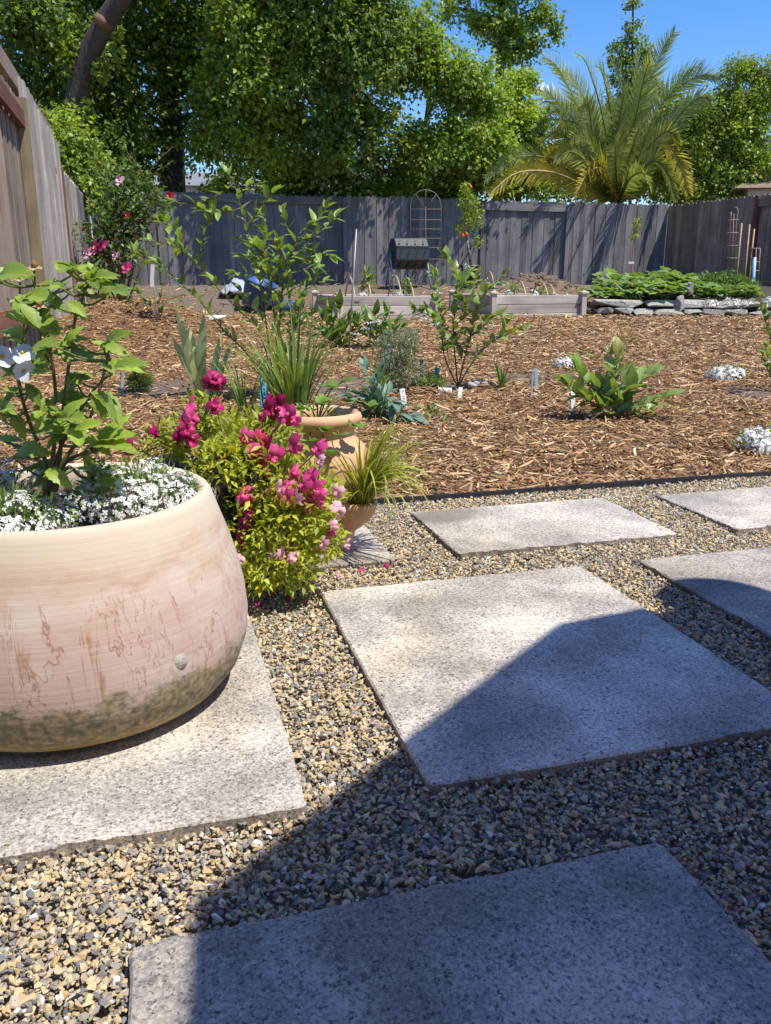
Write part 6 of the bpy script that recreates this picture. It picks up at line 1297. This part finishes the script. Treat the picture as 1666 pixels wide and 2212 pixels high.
# palm
PY = 22.6; pb = tb_(1335, PY)
root = thing('date_palm', pb, 'big feather palm with grey-green fronds and yellow lower fronds', 'palm tree')
mb = MB(); tp = P(1335, 452, PY) - pb; mb.tube([(0, 0, 0), tp * .5, tp], [.42, .40, .36], 12); mb.build('trunk', 'bark', root)
def frond(pts, wl, mt, nl=74, sag=.22):
    pts = spline(pts, 7); k = len(pts); mb = MB(); mb.tube([p - pb for p in pts], list(np.linspace(.030, .006, k)), 6); fr = mb.build('frond', 'hoop' if mt == 'palmy' else 'stem', root)
    tot = sum((b - a).length for a, b in zip(pts, pts[1:])); st = tot / nl; al = along(pts, st); n = len(al); C = []; D = []; U = []; S = []; roll = random.choice((-1, 1)) * random.uniform(.95, 1.6)
    for i, (p, t) in enumerate(al):
        f = i / n
        if f < .08: continue
        side = t.cross(Vector((0, 0, 1))); side = side.normalized() if side.length > .1 else Vector((1, 0, 0)); upn = side.cross(t).normalized(); rm_ = Matrix.Rotation(roll * (.75 + .25 * f), 3, t); side = rm_ @ side; upn = rm_ @ upn
        ln = wl * (math.sin(PI * min(1, .25 + f * .72)) ** .6) * random.uniform(.85, 1.1)
        for sg in (-1, 1):
            d = t * .85 + side * sg * .7 + upn * random.uniform(.0, .45) + Vector((0, 0, -sag * random.uniform(.2, .8)))
            C.append(p); D.append(d.normalized()); U.append(upn + side * sg * .4); S.append(ln)
    S = np.array(S); tpl = ([(-.5, 0, 0), (.5, 0, 0), (.42, .5, .02), (-.42, .5, .02), (0, 1, -.08)], [(0, 1, 2, 3), (3, 2, 4)])
    scatter_mesh('leaflets', tpl[0], tpl[1], np.array([tuple(c) for c in C]), np.array([tuple(d) for d in D]), np.array([tuple(u) for u in U]), S * 1.15, .038, mt, fr, tuple(pb), None).matrix_parent_inverse = Matrix()
c0 = (1335, 446)
for (ctrl, tip, dy, mt, wl) in (((1260, 250), (1186, 112), -.6, 'palm', .6), ((1300, 240), (1252, 102), -1.0, 'palm', .62), ((1345, 230), (1320, 120), .6, 'palm', .6), ((1385, 230), (1446, 60), -.3, 'palm', .62), ((1370, 260), (1400, 120), -1.2, 'palm', .6), ((1425, 230), (1535, 156), -.6, 'palm', .62), ((1410, 270), (1480, 150), .8, 'palm', .6), ((1265, 300), (1168, 182), .7, 'palm', .6),
        ((1270, 290), (1166, 272), -.9, 'palm', .5), ((1240, 330), (1165, 345), .3, 'palm', .5), ((1310, 300), (1225, 220), 1.2, 'palm', .6), ((1395, 330), (1452, 290), -1.0, 'palm', .5), ((1420, 330), (1475, 405), -1.0, 'palmy', .5), ((1400, 360), (1450, 420), -1.4, 'palm', .45), ((1235, 345), (1165, 385), -1.6, 'palmy', .5), ((1210, 385), (1085, 405), -2.3, 'palmy', .55), ((1200, 355), (1078, 372), -2.3, 'palm', .5), ((1300, 375), (1250, 420), -2.2, 'palmy', .55), ((1335, 300), (1350, 190), -1.6, 'palm', .6), ((1290, 330), (1270, 210), -1.7, 'palm', .6), ((1375, 350), (1420, 240), -1.8, 'palm', .55), ((1470, 330), (1590, 400), .3, 'palmy', .55), ((1330, 370), (1330, 300), -2.0, 'palm', .5), ((1290, 380), (1215, 330), -1.5, 'palm', .5), ((1390, 380), (1470, 350), .9, 'palm', .55), ((1360, 395), (1400, 400), -2.0, 'palm', .45), ((1240, 290), (1180, 215), -1.2, 'palm', .6), ((1285, 260), (1215, 140), .3, 'palm', .6), ((1320, 250), (1290, 130), -1.6, 'palm', .6), ((1365, 240), (1372, 110), .2, 'palm', .6), ((1415, 250), (1500, 130), .4, 'palm', .6), ((1440, 280), (1520, 205), -1.2, 'palm', .6), ((1430, 310), (1500, 270), -.4, 'palm', .55), ((1250, 320), (1180, 300), -1.6, 'palm', .5), ((1300, 360), (1240, 290), -2.0, 'palm', .5), ((1360, 340), (1390, 260), -2.1, 'palm', .5), ((1250, 380), (1130, 395), .3, 'palm', .5), ((1390, 400), (1480, 420), -.4, 'palm', .5)):
    a = P(c0[0], c0[1], PY); m_ = P(c0[0] + (ctrl[0] - c0[0]) * 1.12, ctrl[1], PY + dy * .8); e = P(c0[0] + (tip[0] - c0[0]) * 1.1, tip[1], PY + dy * 1.5)
    frond([a, a.lerp(m_, .5) + Vector((0, 0, .12)), m_ + Vector((0, 0, .12)), m_.lerp(e, .6) + Vector((0, 0, .22)), e - Vector((0, 0, .12))], wl, mt)
